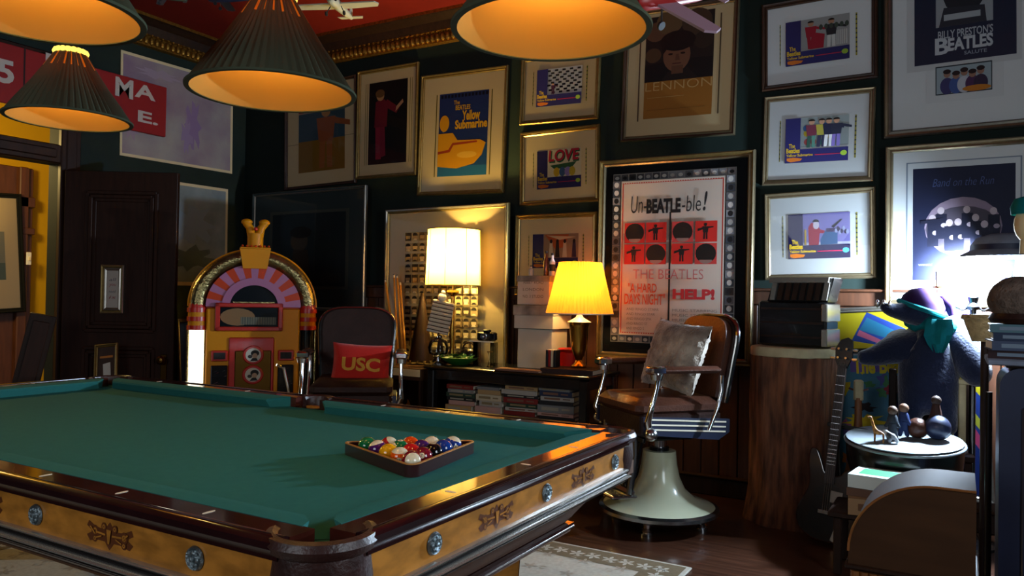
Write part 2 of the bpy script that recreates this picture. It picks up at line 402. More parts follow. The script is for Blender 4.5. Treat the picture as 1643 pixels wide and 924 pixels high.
# cornice: dark cove with a carved gilt rope
def cornice(name, p0, p1, inx, iny):
    L = (Vector(p1)-Vector(p0)).length; dx, dy = (p1[0]-p0[0])/L, (p1[1]-p0[1])/L
    b = MB(); prof = [(0, 3.28), (.03, 3.29), (.03, 3.37), (.05, 3.38), (.08, 3.44), (.15, 3.475), (.17, 3.475), (.17, 3.5), (0, 3.5)]
    ms = ['gilt', 'gilt', 'gilt', 'dark_wood', 'dark_wood', 'dark_wood', 'gilt', 'dark_wood', 'dark_wood']
    for q in range(len(prof)):
        a, c = prof[q], prof[(q+1) % len(prof)]
        b.add([(p0[0]+inx*a[0], p0[1]+iny*a[0], a[1]), (p1[0]+inx*a[0], p1[1]+iny*a[0], a[1]), (p1[0]+inx*c[0], p1[1]+iny*c[0], c[1]), (p0[0]+inx*c[0], p0[1]+iny*c[0], c[1])], [(0, 1, 2, 3)], ms[q])
    n = int(L/.05)
    for i in range(n):
        t = (i+.5)*L/n; x, y = p0[0]+dx*t, p0[1]+dy*t
        b.sph((x+inx*.035, y+iny*.035, 3.33), .024, 'gilt', 8, sc=(1, 1, 1.5))
        b.sph((x+inx*.045, y+iny*.045, 3.375), .012, 'gilt', 6)
    struct(b.build(name))
cornice('trim_1', (RIGHT, BACK, 0), (LEFT, BACK, 0), 0, -1)
cornice('trim_2', (LEFT, BACK, 0), (LEFT, REAR, 0), 1, 0)
# wainscot on the back wall: boards, cap rail and base
b = MB(); n = 64
for i in range(n):
    x = LEFT+(RIGHT-LEFT)*(i+.5)/n; b.box((x, BACK-.012, .63), ((RIGHT-LEFT)/n-.006, .024, 1.24), 'wainscot_wood', bev=.004)
struct(b.build('trim_3'))
b = MB(); b.box(((LEFT+RIGHT)/2, BACK-.02, 1.285), (RIGHT-LEFT, .04, .09), 'wainscot_wood', bev=.006); b.box(((LEFT+RIGHT)/2, BACK-.035, 1.335), (RIGHT-LEFT, .07, .018), 'wainscot_wood', bev=.006)
struct(b.build('trim_4'))
b = MB(); b.box(((LEFT+RIGHT)/2, BACK-.025, .055), (RIGHT-LEFT, .05, .11), 'dark_wood', bev=.006); b.box(((LEFT+RIGHT)/2, BACK-.03, .122), (RIGHT-LEFT, .06, .016), 'cabinet_wood', bev=.005)
struct(b.build('baseboard_back'))
b = MB(); b.box((LEFT+.02, (OY1+BACK)/2+.1, .055), (.04, BACK-OY1-.25, .11), 'dark_wood', bev=.006); struct(b.build('baseboard_left'))
# casing of the doorway and transom
b = MB(); w = .15
for (y0, y1, z0, z1) in ((OY1, OY1+w, 0, TZ1+w), (OY0-w, OY0, 0, TZ1+w), (OY0, OY1, TZ1, TZ1+w), (OY0, OY1, OZ, TZ0)):
    b.box((LEFT+.015, (y0+y1)/2, (z0+z1)/2), (.05, y1-y0, z1-z0), 'door_wood', bev=.008)
    b.box((LEFT+.03, (y0+y1)/2, (z0+z1)/2), (.04, max(y1-y0-.07, .03), max(z1-z0-.07, .03)), 'door_wood', bev=.008)
struct(b.build('trim_5'))
# the lit room seen through the doorway
b = MB(); b.box((-9.1, 4.0, 1.7), (.1, 9, 3.4), 'yellow_room'); b.box((-7.5, 6.6, 1.7), (3.3, .1, 3.4), 'yellow_room'); struct(b.build('wall_far_room', None, False))
b = MB(); b.box((-7.55, 3, -.05), (3.1, 8, .1), 'floor_wood'); struct(b.build('floor_far_room', None, False))
b = MB(); b.box((-7.55, 3, 3.4), (3.1, 8, .1), 'yellow_room'); struct(b.build('ceiling_far_room', None, False))
wl = light('far_room_lamp', 'POINT', (-7.3, 3.0, 2.5), FARW, (1, .72, .25), .2)
def far(x, y, X=-9.0): return onX(x, y, X)
p0 = far(-60, 262, -8.9); p1 = far(58, 250, -8.9)
b = MB(); b.box((-8.98, (p0.y+p1.y)/2, 1.15), (.1, p1.y-p0.y, 2.9), 'room_wood', bev=.01)
b.box((-8.91, (p0.y+p1.y)/2, 2.22), (.06, p1.y-p0.y, .12), 'room_wood', bev=.01); b.box((-8.91, p1.y-.12, 1.15), (.06, .1, 2.9), 'room_wood', bev=.01)
b.box((-8.90, (p0.y+p1.y)/2, 1.9), (.05, p1.y-p0.y, .08), 'room_wood', bev=.01)
struct(b.build('trim_6'))
def d_far(P): P.rect(0, 0, 1, 1, '#8d8a72'); P.rect(0, 0, 1, .35, '#5c6a54'); P.ell(.6, .5, .22, .2, '#3d4a4a'); P.ell(.4, .62, .15, .1, '#a89a72')
picture('black framed landscape print with wide cream mat in the yellow room', [(-70, 305), (38, 312), (38, 500), (-70, 508)], -8.86, .05, 'mat_black', None, 'mat_board', [(-60, 372), (9, 370), (9, 448), (-60, 452)], d_far, 'left')
b = MB(); c = far(112/2.43, 240+425/2.43, -8.82); sw = thing('light_switch', 'small white light switch on the brown door trim of the yellow room', 'switch', c, PI/2)
b.box((0, 0, 0), (.05, .02, .14), 'white_plastic', bev=.004); b.build('switch_plate', sw); b = MB(); b.box((0, -.014, 0), (.018, .02, .04), 'ivory'); b.build('toggle', sw)
# open door
hx, hy = LEFT+.06, OY1+.03
dv = Vector((.80, .50, 0)).normalized(); dw = .83; dh = 2.14
d = thing('door_1', '', '', (hx, hy, 0.01), math.atan2(dv.y, dv.x)); del d['label']; del d['category']; d['kind'] = 'structure'
b = MB(); b.box((dw/2, 0, dh/2), (dw, .045, dh), 'door_wood', bev=.004)
def panel(x0, x1, z0, z1):
    for k, (i, y) in enumerate(((0, .012), (.03, .02), (.055, .008))):
        W2, H2 = x1-x0-2*i, z1-z0-2*i; t = .028
        for cx, cz, ww, hh in (((x0+x1)/2, z0+i, W2, t), ((x0+x1)/2, z1-i, W2, t), (x0+i, (z0+z1)/2, t, H2), (x1-i, (z0+z1)/2, t, H2)):
            b.box((cx, -.0225, cz), (ww, y*2, hh), 'door_wood', bev=.004)
panel(.17, .68, .95, 1.98); panel(.17, .68, .18, .82)
b.build('door_leaf', d)
b = MB(); b.box((dw-.07, -.027, .66), (.045, .01, .24), 'brass_dark', bev=.003); b.build('escutcheon', d)
b = MB(); b.lathe([(0.001, 0), (.012, 0), (.012, .03), (.03, .045), (.033, .06), (.02, .075), (0.001, .078)], 'brass_dark', 16, T(dw-.07, -.03, .74) @ rotm(PI/2)); b.build('door_knob', d)
fr = thing('framed_picture', 'small silver framed card with handwriting hung on the open dark door', 'picture', d.matrix_basis @ Vector((.375, -.024, 1.26)), math.atan2(dv.y, dv.x))
b = MB(); frame_ring(b, .17, .36, .042, .03, 'frame_silver', 'frame_gold'); b.build('frame', fr, False)
b = MB(); b.box((0, -.008, 0), (.09, .006, .28), 'mat_board'); P = Print(b, 0, 0, .086, .276, -.0115); P.rect(0, 0, 1, 1, '#a8a096')
for i in range(4): P.text(['all', 'you', 'need', 'is'][i], .2, .72-i*.16, .8, .8-i*.16, '#8a4048' if i % 2 else '#5a5a60', 0, .2)
b.build('print', fr, False)

# ------------------------------------------------------------------ pictures on the back wall
YEL, NAVY, ORG = '#c8a21c', '#221f55', '#c0661e'
def lobby(P, scene, blob='#8fae34'):
    P.rect(0, 0, 1, 1, '#dcdcd8'); scene(P); P.rect(0, 0, .245, 1, NAVY); P.rect(0, 0, 1, .3, NAVY)
    P.text('The', .06, .33, .16, .43, YEL, .02); P.text('Beatles', .02, .22, .24, .33, YEL, .03)
    P.text('Yellow Submarine', .02, .14, .45, .2, YEL, .02)
    P.poly([(.03, .05), (.1, .02), (.25, .04), (.28, .09), (.14, .12), (.03, .11)], ORG)
    P.rect(.48, .15, .88, .17, '#a02440'); P.ell(.93, .17, .05, .055, blob)
def strips(P):      # narrow title strips beside the print
    P.rect(-.1, .05, -.085, .98, '#9a9440'); P.rect(1.09, .05, 1.115, .98, '#a29a3a')
    for i in range(9):
        P.rect(-.1, .1+i*.1, -.085, .14+i*.1, '#4a4a2c'); P.rect(1.09, .12+i*.1, 1.115, .15+i*.1, '#3c3c30')
def sc_march(P):
    P.rect(.245, .3, 1, 1, '#9a9a98')
    P.figure(.42, .33, .62, '#a01c30', '#a01c30', lean=-.02); P.poly([(.38, .32), (.6, .32), (.62, .62), (.42, .7)], '#a01c30'); P.figure(.72, .32, .62, '#24262c', '#c8c8c4')
    for i in range(6): P.ell(.56+.08*i, .78, .03, .06, '#3c463c'); P.rect(.8+.03*i, .34, .815+.03*i, .66, '#c4c4c0')
def sc_walk(P):
    P.rect(.245, .3, 1, 1, '#a8b4b4')
    for i in range(16): P.ell(.3+.7*random.random(), .42+.4*random.random(), .05, .07, random.choice(['#3f7a4c', '#c8b034', '#3c6aa0', '#b05a5a', '#5aa0a0', '#7a4a90']))
    P.rect(.245, .3, 1, .34, '#d8dce0')
    for i, (x, bcol, l) in enumerate(((.41, '#6a2c3c', '#4a7a6c'), (.57, '#a0963c', '#2c2c44'), (.68, '#20223a', '#d4d4d4'), (.8, '#26283a', '#7a6ab0'))): P.figure(x, .33, .62, bcol, l, lean=.01)
def sc_piano(P):
    P.rect(.245, .3, 1, 1, '#7d76b0'); P.rect(.245, .3, 1, .36, '#b8b6c8')
    P.poly([(.34, .3), (.5, .3), (.52, .66), (.46, .78), (.38, .8), (.33, .7)], '#a0183c'); P.ell(.46, .74, .05, .09, '#c8bcc8'); P.ell(.455, .81, .055, .06, '#14101c', 14, 0, 180); P.poly([(.48, .56), (.6, .55), (.6, .61), (.48, .66)], '#a0183c')
    P.poly([(.53, .3), (.8, .31), (.8, .56), (.6, .6), (.53, .42)], '#2a5a88'); P.rect(.62, .58, .84, .66, '#3c2a54')
    P.poly([(.7, .7), (.86, .86), (.88, .84), (.74, .66)], '#1c1a30')
    for i in range(7): P.ell(.78+.03*i, .6+.05*math.sin(i*2), .022, .05, '#332c4e' if i % 2 else '#9aa0c0')
    P.rect(.27, .31, .3, .65, '#b8963c')
def sc_check(P):
    P.rect(.245, .3, 1, 1, '#d8d4cc')
    for r in range(10):
        for c in range(9):
            if (r+c) % 2:
                z0 = .34+.064*r; wv = .02*math.sin(r*1.3); P.poly([(.25+c*.083+wv, z0), (.25+c*.083+.075+wv, z0), (.25+c*.083+.075+wv*1.2, z0+.05), (.25+c*.083+wv, z0+.05)], '#16141a')
    P.figure(.37, .31, .3, '#3a1834', '#3a1834')
def sc_love(P):
    P.rect(.245, .3, 1, 1, '#cfc4a2'); P.text('LOVE', .28, .66, .97, .98, '#1f5a3a', .04, .1); P.text('LOVE', .26, .7, .95, 1.0, '#b81c34', .03, .1)
    P.poly([(.3, .6), (.9, .66), (.8, .52), (.4, .5)], '#2c5a34')
    for x, c in ((.45, '#c8a21c'), (.58, '#3c5a80'), (.7, '#8a7ab0'), (.8, '#b8a02a')): P.ell(x, .42, .07, .12, c)
def sc_paper(P):
    P.rect(.245, .3, 1, 1, '#96785c'); P.poly([(.27, .98), (.8, .98), (.7, .6), (.5, .55)], '#b0541e'); P.poly([(.3, .96), (.95, .9), (.6, .82)], '#d0b48c')
    for x in (.36, .5, .66, .86): P.poly([(x, .31), (x+.1, .31), (x+.08, .75), (x+.02, .75)], random.choice(['#2c1c20', '#c8b89a', '#3a2440'])); P.ell(x+.05, .78, .03, .06, '#2a1610')
GRP = None
def lob(label, cor, prt, scene, fm='gilt_frame', mm='mat_white', blob='#8fae34', **k):
    def dr(P): strips(P); lobby(P, scene, blob)
    return picture(label, cor, BACK, .034, fm, None, mm, prt, dr, group='matted film cards with dark blue borders', **k)
lob('small gold framed film card of a black and white chequered hall', [(836, 92), (963, 78), (961, 189), (835, 203)], [(861, 113), (933, 104), (933, 165), (861, 172)], sc_check, 'frame_gold', 'mat_board')
lob('small gold framed film card with LOVE in red letters', [(835, 213), (963, 199), (961, 322), (834, 331)], [(861, 243), (932, 236), (932, 299), (861, 304)], sc_love, 'frame_gold', 'mat_board')
lob('small gold framed film card of brown and orange paper behind the pleated lamp', [(830, 346), (960, 340), (960, 476), (830, 474)], [(857, 377), (930, 374), (930, 428), (857, 432)], sc_paper, 'frame_gold', 'mat_board', off=.03)
lob('framed film card of a red coated bandsman, top of the right hand column', [(1221, 8), (1410, -24), (1407, 123), (1224, 148)], [(1260, 38), (1363, 18), (1363, 92), (1261, 108)], sc_march, 'frame_walnut')
lob('framed film card of four figures walking in a bright garden', [(1225, 156), (1406, 139), (1401, 290), (1224, 298)], [(1260, 192), (1362, 182), (1361, 256), (1260, 263)], sc_walk, 'gilt_frame')
lob('framed film card of a red figure at a blue piano, low on the right', [(1228, 311), (1407, 299), (1405, 446), (1226, 450)], [(1264, 345), (1364, 339), (1364, 413), (1265, 416)], sc_piano, 'gilt_frame', blob='#3c90b8')
def d_ys(P):
    P.rect(-.07, 0, -.05, 1, '#6a5a20'); P.rect(1.05, 0, 1.07, 1, '#6a5a20')
    P.rect(0, 0, 1, 1, '#20326a'); P.rect(0, 0, 1, .12, '#2a6a96'); P.rect(0, .12, 1, .38, '#1f4a80')
    for i in range(14): P.rect(.03+i*.07, .945, .075+i*.07, .985, '#0c1024')
    P.text('The', .3, .86, .42, .91, '#d8a41c', .02); P.text('BEATLES', .34, .79, .64, .85, '#d8a41c', .03)
    P.text('Yellow', .48, .66, .84, .78, '#e0a81c', .04); P.text('Submarine', .34, .56, .99, .67, '#e0a81c', .04)
    # plain rounded yellow vessel shape
    P.poly([(0, .12), (.4, .09), (.75, .14), (.9, .24), (.97, .38), (.86, .42), (.4, .43), (.3, .52), (0, .52)], '#dc9c12')
    P.ell(.12, .64, .1, .1, '#dc9c12')
    P.poly([(0, .27), (.25, .29), (.32, .37), (.8, .39), (.8, .41), (.3, .4), (.22, .32), (0, .3)], '#a8401c')
    P.ell(.6, .25, .2, .04, '#e8b43c')
picture('gold framed film poster with Yellow Submarine lettering over blue', [(672, 122), (811, 106), (813, 308), (674, 315)], BACK, .032, 'frame_gold', None, 'mat_board', [(702, 152), (781, 143), (782, 279), (703, 284)], d_ys)
def d_red(P):
    for u in (-.1, -.05, 1.06, 1.11): P.rect(u, 0, u+.012, 1, '#7a6a34')
    P.rect(0, 0, 1, 1, '#0c080a'); P.poly([(.2, .06), (.34, .06), (.36, .5), (.18, .5)], '#8a1c34'); P.poly([(.32, .08), (.46, .1), (.42, .5), (.3, .5)], '#7a1830')
    P.poly([(.15, .45), (.48, .45), (.5, .74), (.36, .8), (.18, .76)], '#6e1426'); P.poly([(.4, .7), (.72, .6), (.8, .66), (.48, .78)], '#6e1426'); P.poly([(.7, .62), (.9, .72), (.88, .76), (.72, .68)], '#b08468')
    P.ell(.3, .83, .1, .06, '#b08458'); P.ell(.29, .86, .12, .05, '#6a4a28')
picture('narrow gold framed photograph of a singer in a dark red suit', [(572, 115), (671, 100), (669, 280), (573, 289)], BACK, .03, 'frame_gold', None, 'mat_board', [(591, 134), (652, 125), (652, 259), (590, 265)], d_red)
def d_tin(P):
    P.rect(0, 0, 1, .45, '#8a6418'); P.rect(0, .45, 1, .85, '#34505c'); P.rect(0, .85, 1, 1, '#a08a78'); P.text('LATIN', .0, .87, .62, .98, '#8c2c18', .02)
    P.figure(.6, .04, .9, '#96542a', '#a0602c', '#b0804c'); P.rect(-.3, .42, 0, .425, '#5a4a3a'); P.rect(1, .46, 1.2, .465, '#5a4a3a')
picture('tilted brown framed poster with a tall orange figure on blue and ochre', [(454, 142), (570, 121), (572, 292), (461, 306)], BACK, .026, 'frame_walnut', None, 'mat_board', [(476, 168), (551, 156), (553, 268), (480, 279)], d_tin)
def d_dark(P):
    P.rect(-.04, -.04, 1.04, 1.04, '#4a4c44'); P.rect(0, 0, 1, 1, '#202a2e'); P.ell(.38, .62, .12, .14, '#4a3c2e'); P.poly([(.24, 0), (.56, 0), (.5, .5), (.3, .5)], '#3a2c22'); P.ell(.4, .74, .15, .08, '#181410')
    P.rect(.05, .04, .95, .18, '#2a3030')
picture('large dark silver framed print of a lone figure behind the jukebox', [(412, 314), (594, 299), (600, 501), (420, 495)], BACK, .03, 'frame_silver', 'mat_dark', 'mat_dark', [(446, 346), (564, 341), (564, 460), (448, 459)], d_dark, off=.085)
def d_cards(P):
    P.rect(0, 0, 1, 1, '#cbb98a'); n, m = 10, 13
    for i in range(n):
        for j in range(m):
            u, v = i/n, j/m; a = random.random(); cc = random.choice(['#8a7a5a', '#6a5a40', '#a89468', '#3a3024'])
            P.rect(u+.006, v+.008, u+.9/n, v+.88/m, cc); P.ell(u+.45/n, v+.5/m, .03, .026, random.choice(['#c8b48a', '#a08a60'])); P.ell(u+.45/n, v+.58/m, .034, .022, '#1c1610', 10, 0, 180)
            P.poly([(u+.15/n, v+.01), (u+.75/n, v+.01), (u+.6/n, v+.3/m), (u+.3/n, v+.3/m)], random.choice(['#1c1610', '#4a3a28', '#d8c8a0']))
picture('tall gold framed sheet of small portrait cards glowing behind the drum lamp', [(628, 339), (824, 327), (824, 615), (628, 600)], BACK, .036, 'frame_gold', 'frame_silver', 'mat_board', [(658, 374), (783, 367), (783, 596), (658, 590)], d_cards, d=.035, off=.085)
def d_len(P):
    P.rect(0, .0, 1, .36, '#a8702a'); P.rect(0, .36, 1, 1, '#241d1a')
    for x, y, r, c in ((.15, .85, .16, '#6a4a34'), (.35, .93, .2, '#6e5638'), (.75, .9, .22, '#4a3a2a'), (.12, .62, .12, '#5a4028'), (.85, .72, .14, '#33281e')): P.ell(x, y, r, r*.6, c)
    P.poly([(0, .36), (.25, .36), (.4, .48), (.62, .48), (.8, .36), (1, .36), (1, .55), (.75, .56), (.3, .55), (0, .52)], '#161314')
    P.ell(.47, .6, .2, .16, '#80563e'); P.rect(.4, .42, .57, .5, '#6a4632'); P.ell(.48, .74, .26, .1, '#1a1311'); P.poly([(.24, .74), (.72, .74), (.7, .66), (.62, .7), (.5, .68), (.36, .7), (.27, .62)], '#1a1311')
    for u in (.38, .56): P.ell(u, .615, .035, .01, '#24160f')
    P.poly([(.46, .61), (.5, .61), (.52, .55), (.45, .55)], '#6a4430'); P.rect(.41, .515, .54, .525, '#5a2c26')
    P.text('LENNON', .02, .27, .99, .355, '#cfa86a', -.012); P.rect(.05, .2, .6, .205, '#c09a5a'); P.rect(.05, .08, .9, .085, '#8a5c20')
    P.rect(-.09, -.02, -.07, .9, '#5a4030'); P.rect(1.08, 0, 1.1, .95, '#5a4a34')
picture('large gold framed poster reading LENNON under a portrait photograph', [(1003, 20), (1186, -6), (1180, 215), (996, 229)], BACK, .035, 'gilt_frame', 'frame_walnut', 'mat_board', [(1036, 30), (1146, 12), (1142, 181), (1032, 192)], d_len)
def d_unb(P):
    P.rect(0, 0, 1, 1, '#8f8d88')
    for i in range(15):
        for v in (0, 1):
            c = random.choice(['#2c2c2e', '#55555a', '#77777a', '#3c3c40', '#8a7a3a' if v and i == 5 else '#4a4a4c']); P.rect(i/15+.004, v*.955+.004, (i+1)/15-.004, v*.955+.04, c); P.ell((i+.5)/15, v*.955+.02, .018, .01, random.choice(['#a8a6a0', '#c0bcb4', '#1a1a1c']))
    for j in range(19):
        for u in (0, 1):
            y = .045+j*.048; c = random.choice(['#2c2c2e', '#5a5a60', '#808084', '#3c4048']); P.rect(u*.925+.005, y+.003, u*.925+.07, y+.044, c); P.ell(u*.925+.037, y+.024, .02, .016, random.choice(['#a8a6a0', '#c8c4bc', '#1c1c1e']))
    P.rect(.08, .045, .92, .952, '#bcae9f'); P.rect(.09, .055, .91, .942, '#a83a2c'); P.rect(.1, .062, .9, .935, '#bcae9f')
    for i in range(40):
        P.rect(.1+i*.02, .937, .108+i*.02, .942, '#bcae9f'); P.rect(.1+i*.02, .056, .108+i*.02, .061, '#bcae9f')
    P.text('Un-', .17, .76, .3, .86, '#221f20', -.005, .1); P.text('BEATLE', .3, .755, .58, .84, '#141214', .05); P.text('-ble', .59, .76, .74, .85, '#221f20', -.005, .1); P.text('!', .755, .76, .79, .87, '#221f20', .02, .2)
    R1, R2 = '#c2281f', '#c8544c'
    for k, (u, v, c, big) in enumerate(((.12, .585, R1, 1), (.3, .585, R1, 0), (.12, .46, R1, 0), (.3, .46, R1, 1), (.515, .585, '#b8403c', 1), (.7, .585, R1, 0), (.515, .46, R1, 0), (.7, .46, '#c03a34', 1))):
        P.rect(u, v, u+.17, v+.118, c)
        if big: P.ell(u+.085, v+.06, .08, .055, '#15110f'); P.ell(u+.085, v+.022, .05, .02, '#8a6a60'); P.rect(u+.03, v+.024, u+.14, v+.05, '#15110f')
        else: P.figure(u+.08, v+.015, .09, '#1c1414', '#1c1414', '#1c1414', arm=.1); P.poly([(u+.02, v+.06), (u+.08, v+.075), (u+.08, v+.085), (u+.02, v+.075)], '#1c1414')
    P.rect(.493, .12, .508, .76, '#1b191a')
    P.text('THE BEATLES', .2, .375, .77, .43, '#b85a58', -.012)
    P.text('"A HARD', .16, .295, .4, .35, '#c24a24', .015, .05); P.text('DAYS NIGHT"', .13, .225, .47, .29, '#c24a24', .015, .05); P.text('HELP!', .53, .26, .86, .32, '#b02c30', .05)
    for i, (a, bb, c) in enumerate(((.15, .42, '#7a706a'), (.53, .88, '#7a706a'))):
        for j in range(5): P.text('MUSIC STARRING'[:14-j] if i else 'AND RINGO STARR'[:15-j], a, .19-j*.028, bb-.03*j, .205-j*.028, c, 0)
picture('very large gold framed poster reading Un-BEATLE-ble! behind the barber chair', [(967, 262), (1214, 240), (1210, 590), (962, 571)], BACK-.04, .045, 'gilt_frame', 'frame_gold', 'mat_black', [(986, 283), (1184, 267), (1180, 549), (984, 555)], d_unb, d=.045, off=.045)
def d_bp(P):
    P.rect(-.08, -.05, 1.05, 1.05, '#c2c4c4'); P.rect(0, 0, 1, 1, '#16223c'); P.rect(.22, .3, .78, 1, '#9aa0a4'); P.ell(.5, .62, .22, .25, '#20242c'); P.poly([(.25, .3), (.72, .3), (.7, .44), (.3, .46)], '#2a2e38'); P.rect(.3, .35, .66, .4, '#a8aeb2')
    P.text("BILLY PRESTON'S", .24, .2, .78, .27, '#aeb4ba', .02); P.text('B', .21, .07, .35, .21, '#bfc4c8', .03); P.text('EATLES', .34, .09, .78, .2, '#bfc4c8', .04); P.text('SALUTE', .5, .045, .72, .075, '#8a94a0', .02)
    P.rect(.12, -.33, .88, -.05, '#cccfcf'); P.rect(.215, -.27, .77, -.03, '#1b2a30'); P.rect(.225, -.26, .76, -.04, '#9aaab0')
    for i, (x, c) in enumerate(((.33, '#3a3a6a'), (.42, '#3c5a96'), (.5, '#b8bcc4'), (.58, '#4a2a54'), (.66, '#2c2440'))): P.ell(x, -.2, .07, .07, c); P.ell(x, -.1-.02*(i % 2), .035, .03, '#9a7460'); P.ell(x, -.08-.02*(i % 2), .04, .02, '#1c1416')
    P.ell(.62, -.24, .14, .025, '#c07a20')
picture('large silver framed poster reading BEATLES SALUTE with a small group photo below it', [(1424, -90), (1702, -143), (1694, 197), (1413, 225)], BACK, .045, 'frame_silver', 'gilt_frame', 'mat_white', [(1467, -85), (1632, -110), (1630, 84), (1467, 107)], d_bp, d=.04)
def d_band(P):
    P.rect(-.07, -.05, 1.06, 1.06, '#7a8694'); P.rect(-.055, -.04, 1.045, 1.05, '#ccd0d2'); P.rect(0, 0, 1, 1, '#171c38')
    P.text('Band on the Run', .2, .83, .8, .9, '#4c5a86', -.01, .3); P.ell(.5, .47, .38, .26, '#8c7a8a'); P.ell(.5, .45, .37, .2, '#4c4450')
    for i in range(8):
        x = .2+.085*i; z = .46+.07*math.sin(i*1.9); P.poly([(x-.05, z-.16), (x+.06, z-.16), (x+.06, z+.06), (x-.05, z+.06)], '#12142a'); P.ell(x, z+.09, .035, .032, '#b8a8ac'); P.ell(x+.03, z-.04, .03, .02, '#a89aa4')
    P.poly([(.08, .5), (.3, .52), (.3, .55), (.08, .53)], '#14152a'); P.text('WINGS', .06, .13, .2, .145, '#9aa4b8', 0)
picture('large gold framed dark poster reading Band on the Run beside the bright lamp', [(1425, 238), (1702, 217), (1694, 495), (1418, 491)], BACK, .04, 'gilt_frame', None, 'mat_white', [(1466, 274), (1630, 262), (1627, 449), (1464, 451)], d_band, off=.05)
# ------------------------------------------------------------------ pictures and sign on the left wall
mat('wc_pink', srgb('#9c928a'), .8, col2=srgb('#7f6678'), nscale=2.2)
mat('wc_grey', srgb('#8c9490'), .8, col2=srgb('#5a6468'), nscale=2.2)
def blot(P, c, n, cx, cy, rx, ry, s=0):
    pts = []
    for i in range(n): a = 2*PI*i/n; k = .75+.25*math.sin(i*2.3+s)+.12*math.sin(i*5.1); pts.append((cx+rx*k*math.cos(a), cy+ry*k*math.sin(a)))
    P.poly(pts, c)
def d_wc(P):
    P.rect(0, 0, 1, 1, 'wc_pink'); blot(P, '#83688a', 22, .62, .42, .09, .33, 1); blot(P, '#8a7390', 20, .56, .3, .06, .22, 2); blot(P, '#95828e', 22, .3, .88, .22, .06, 3); blot(P, '#977f8c', 16, .08, .3, .06, .2, 4)
picture('large pale watercolour sheet with purple stains high on the left wall', [(203, 83), (378, 132), (371, 279), (186, 246)], LEFT, .02, None, None, 'mat_board', [(206, 88), (374, 135), (368, 275), (190, 242)], d_wc, 'left', glass=False)
def d_wc2(P):
    P.rect(0, 0, 1, 1, 'wc_grey'); blot(P, '#76828a', 22, .6, .6, .3, .25, 1); blot(P, '#4c5650', 22, .6, .25, .35, .15, 2)
picture('grey green watercolour sheet hung on the left wall behind the open door', [(215, 280), (370, 305), (362, 458), (215, 458)], LEFT, .02, None, None, 'mat_board', [(218, 284), (366, 310), (359, 452), (218, 452)], d_wc2, 'left', glass=False)
b = MB(); A = onX(-60, 40, LEFT+.1); B2 = onX(271, 140, LEFT+.1); z0 = onX(271, 220, LEFT+.1).z; y0, y1, zt = A.y, B2.y, B2.z
sg = thing('banner_sign', 'long red sign with pale capital letters hung high above the doorway', 'sign', (LEFT+.06, (y0+y1)/2, (zt+z0)/2), PI/2)
b.box((0, 0, 0), (y1-y0, .03, zt-z0), '#8c1414', bev=.004); b.build('board', sg, False)
L_, Hh = y1-y0, zt-z0
b = MB(); P = Print(b, 0, 0, L_, Hh, -.0155)
def uvs(px, py):
    q = onX(px, py, LEFT+.08); return (q.y-y0)/L_, (q.z-z0)/Hh
def lett(t, x0, ya, x1, yb):
    u0, v1 = uvs(x0, ya); u1, v0 = uvs(x1, yb); P.text(t, u0, v0, u1, v1, '#b9aca0', .03)
lett('5', -4, 92, 23, 137); lett('E', 74, 84, 102, 112); lett('M', 186, 122, 214, 160); lett('A', 217, 132, 250, 163); lett('E.', 222, 176, 254, 202)
u, _ = uvs(40, 100); P.rect(u-.004, 0, u+.004, 1, '#2a0a0a')
b.build('lettering', sg, False)
# ------------------------------------------------------------------ billiard table
TX0, TX1, TY0, TY1, TZ = -3.93, -.955, 1.02, 2.58, .80
tb = thing('billiard_table', 'antique pool table with green cloth, dark glossy rails and gold inlaid apron', 'pool table', ((TX0+TX1)/2, (TY0+TY1)/2, 0))
cx, cy = (TX0+TX1)/2, (TY0+TY1)/2; hx, hy = (TX1-TX0)/2, (TY1-TY0)/2
b = MB(); b.box((0, 0, .735), (2*hx-.2, 2*hy-.2, .05), 'felt')
for sx in (-1, 1):
    for sy in (-1, 1): b.cyl((sx*(hx-.105), sy*(hy-.105), .735), .078, .0249, 'felt')
b.build('playing_bed', tb, False)
def bridge(p, q, n=8):
    return [Vector(p).lerp(Vector(q), i/n) for i in range(n+1)]
PR = .115       # how far the rails stop short of the corners
RW, CW = .115, .05
# rails: profile across (o from outer edge inwards)
def rail(x0, y0, x1, y1, nx, ny, name='rail'):
    """outer edge from p0 to p1, (nx,ny) points inwards"""
    b = MB(); bull = [(.0, .775), (-.006, .785), (-.004, .797), (.006, .805), (.02, .806), (.03, .803)]
    prof = [(.03, .76), (.0, .765)]+bull
    def strip(prof, m, e0=0, e1=0, close=True):
        L = Vector((x1-x0, y1-y0, 0)); n = L.normalized(); L = L.length; vs = []
        for t in (e0, L-e1):
            for o, z in prof: vs.append((x0+n.x*t+nx*o, y0+n.y*t+ny*o, z))
        k = len(prof); fs = [(i, (i+1) % k, (i+1) % k+k, i+k) for i in range(k)]+[tuple(reversed(range(k))), tuple(range(k, 2*k))]
        b.add(vs, fs, m)
    strip(prof, 'bull_wood'); strip([(.028, .76), (.028, .8015), (RW-.02, .8015), (RW-.02, .76)], 'rail_wood')
    return b, strip
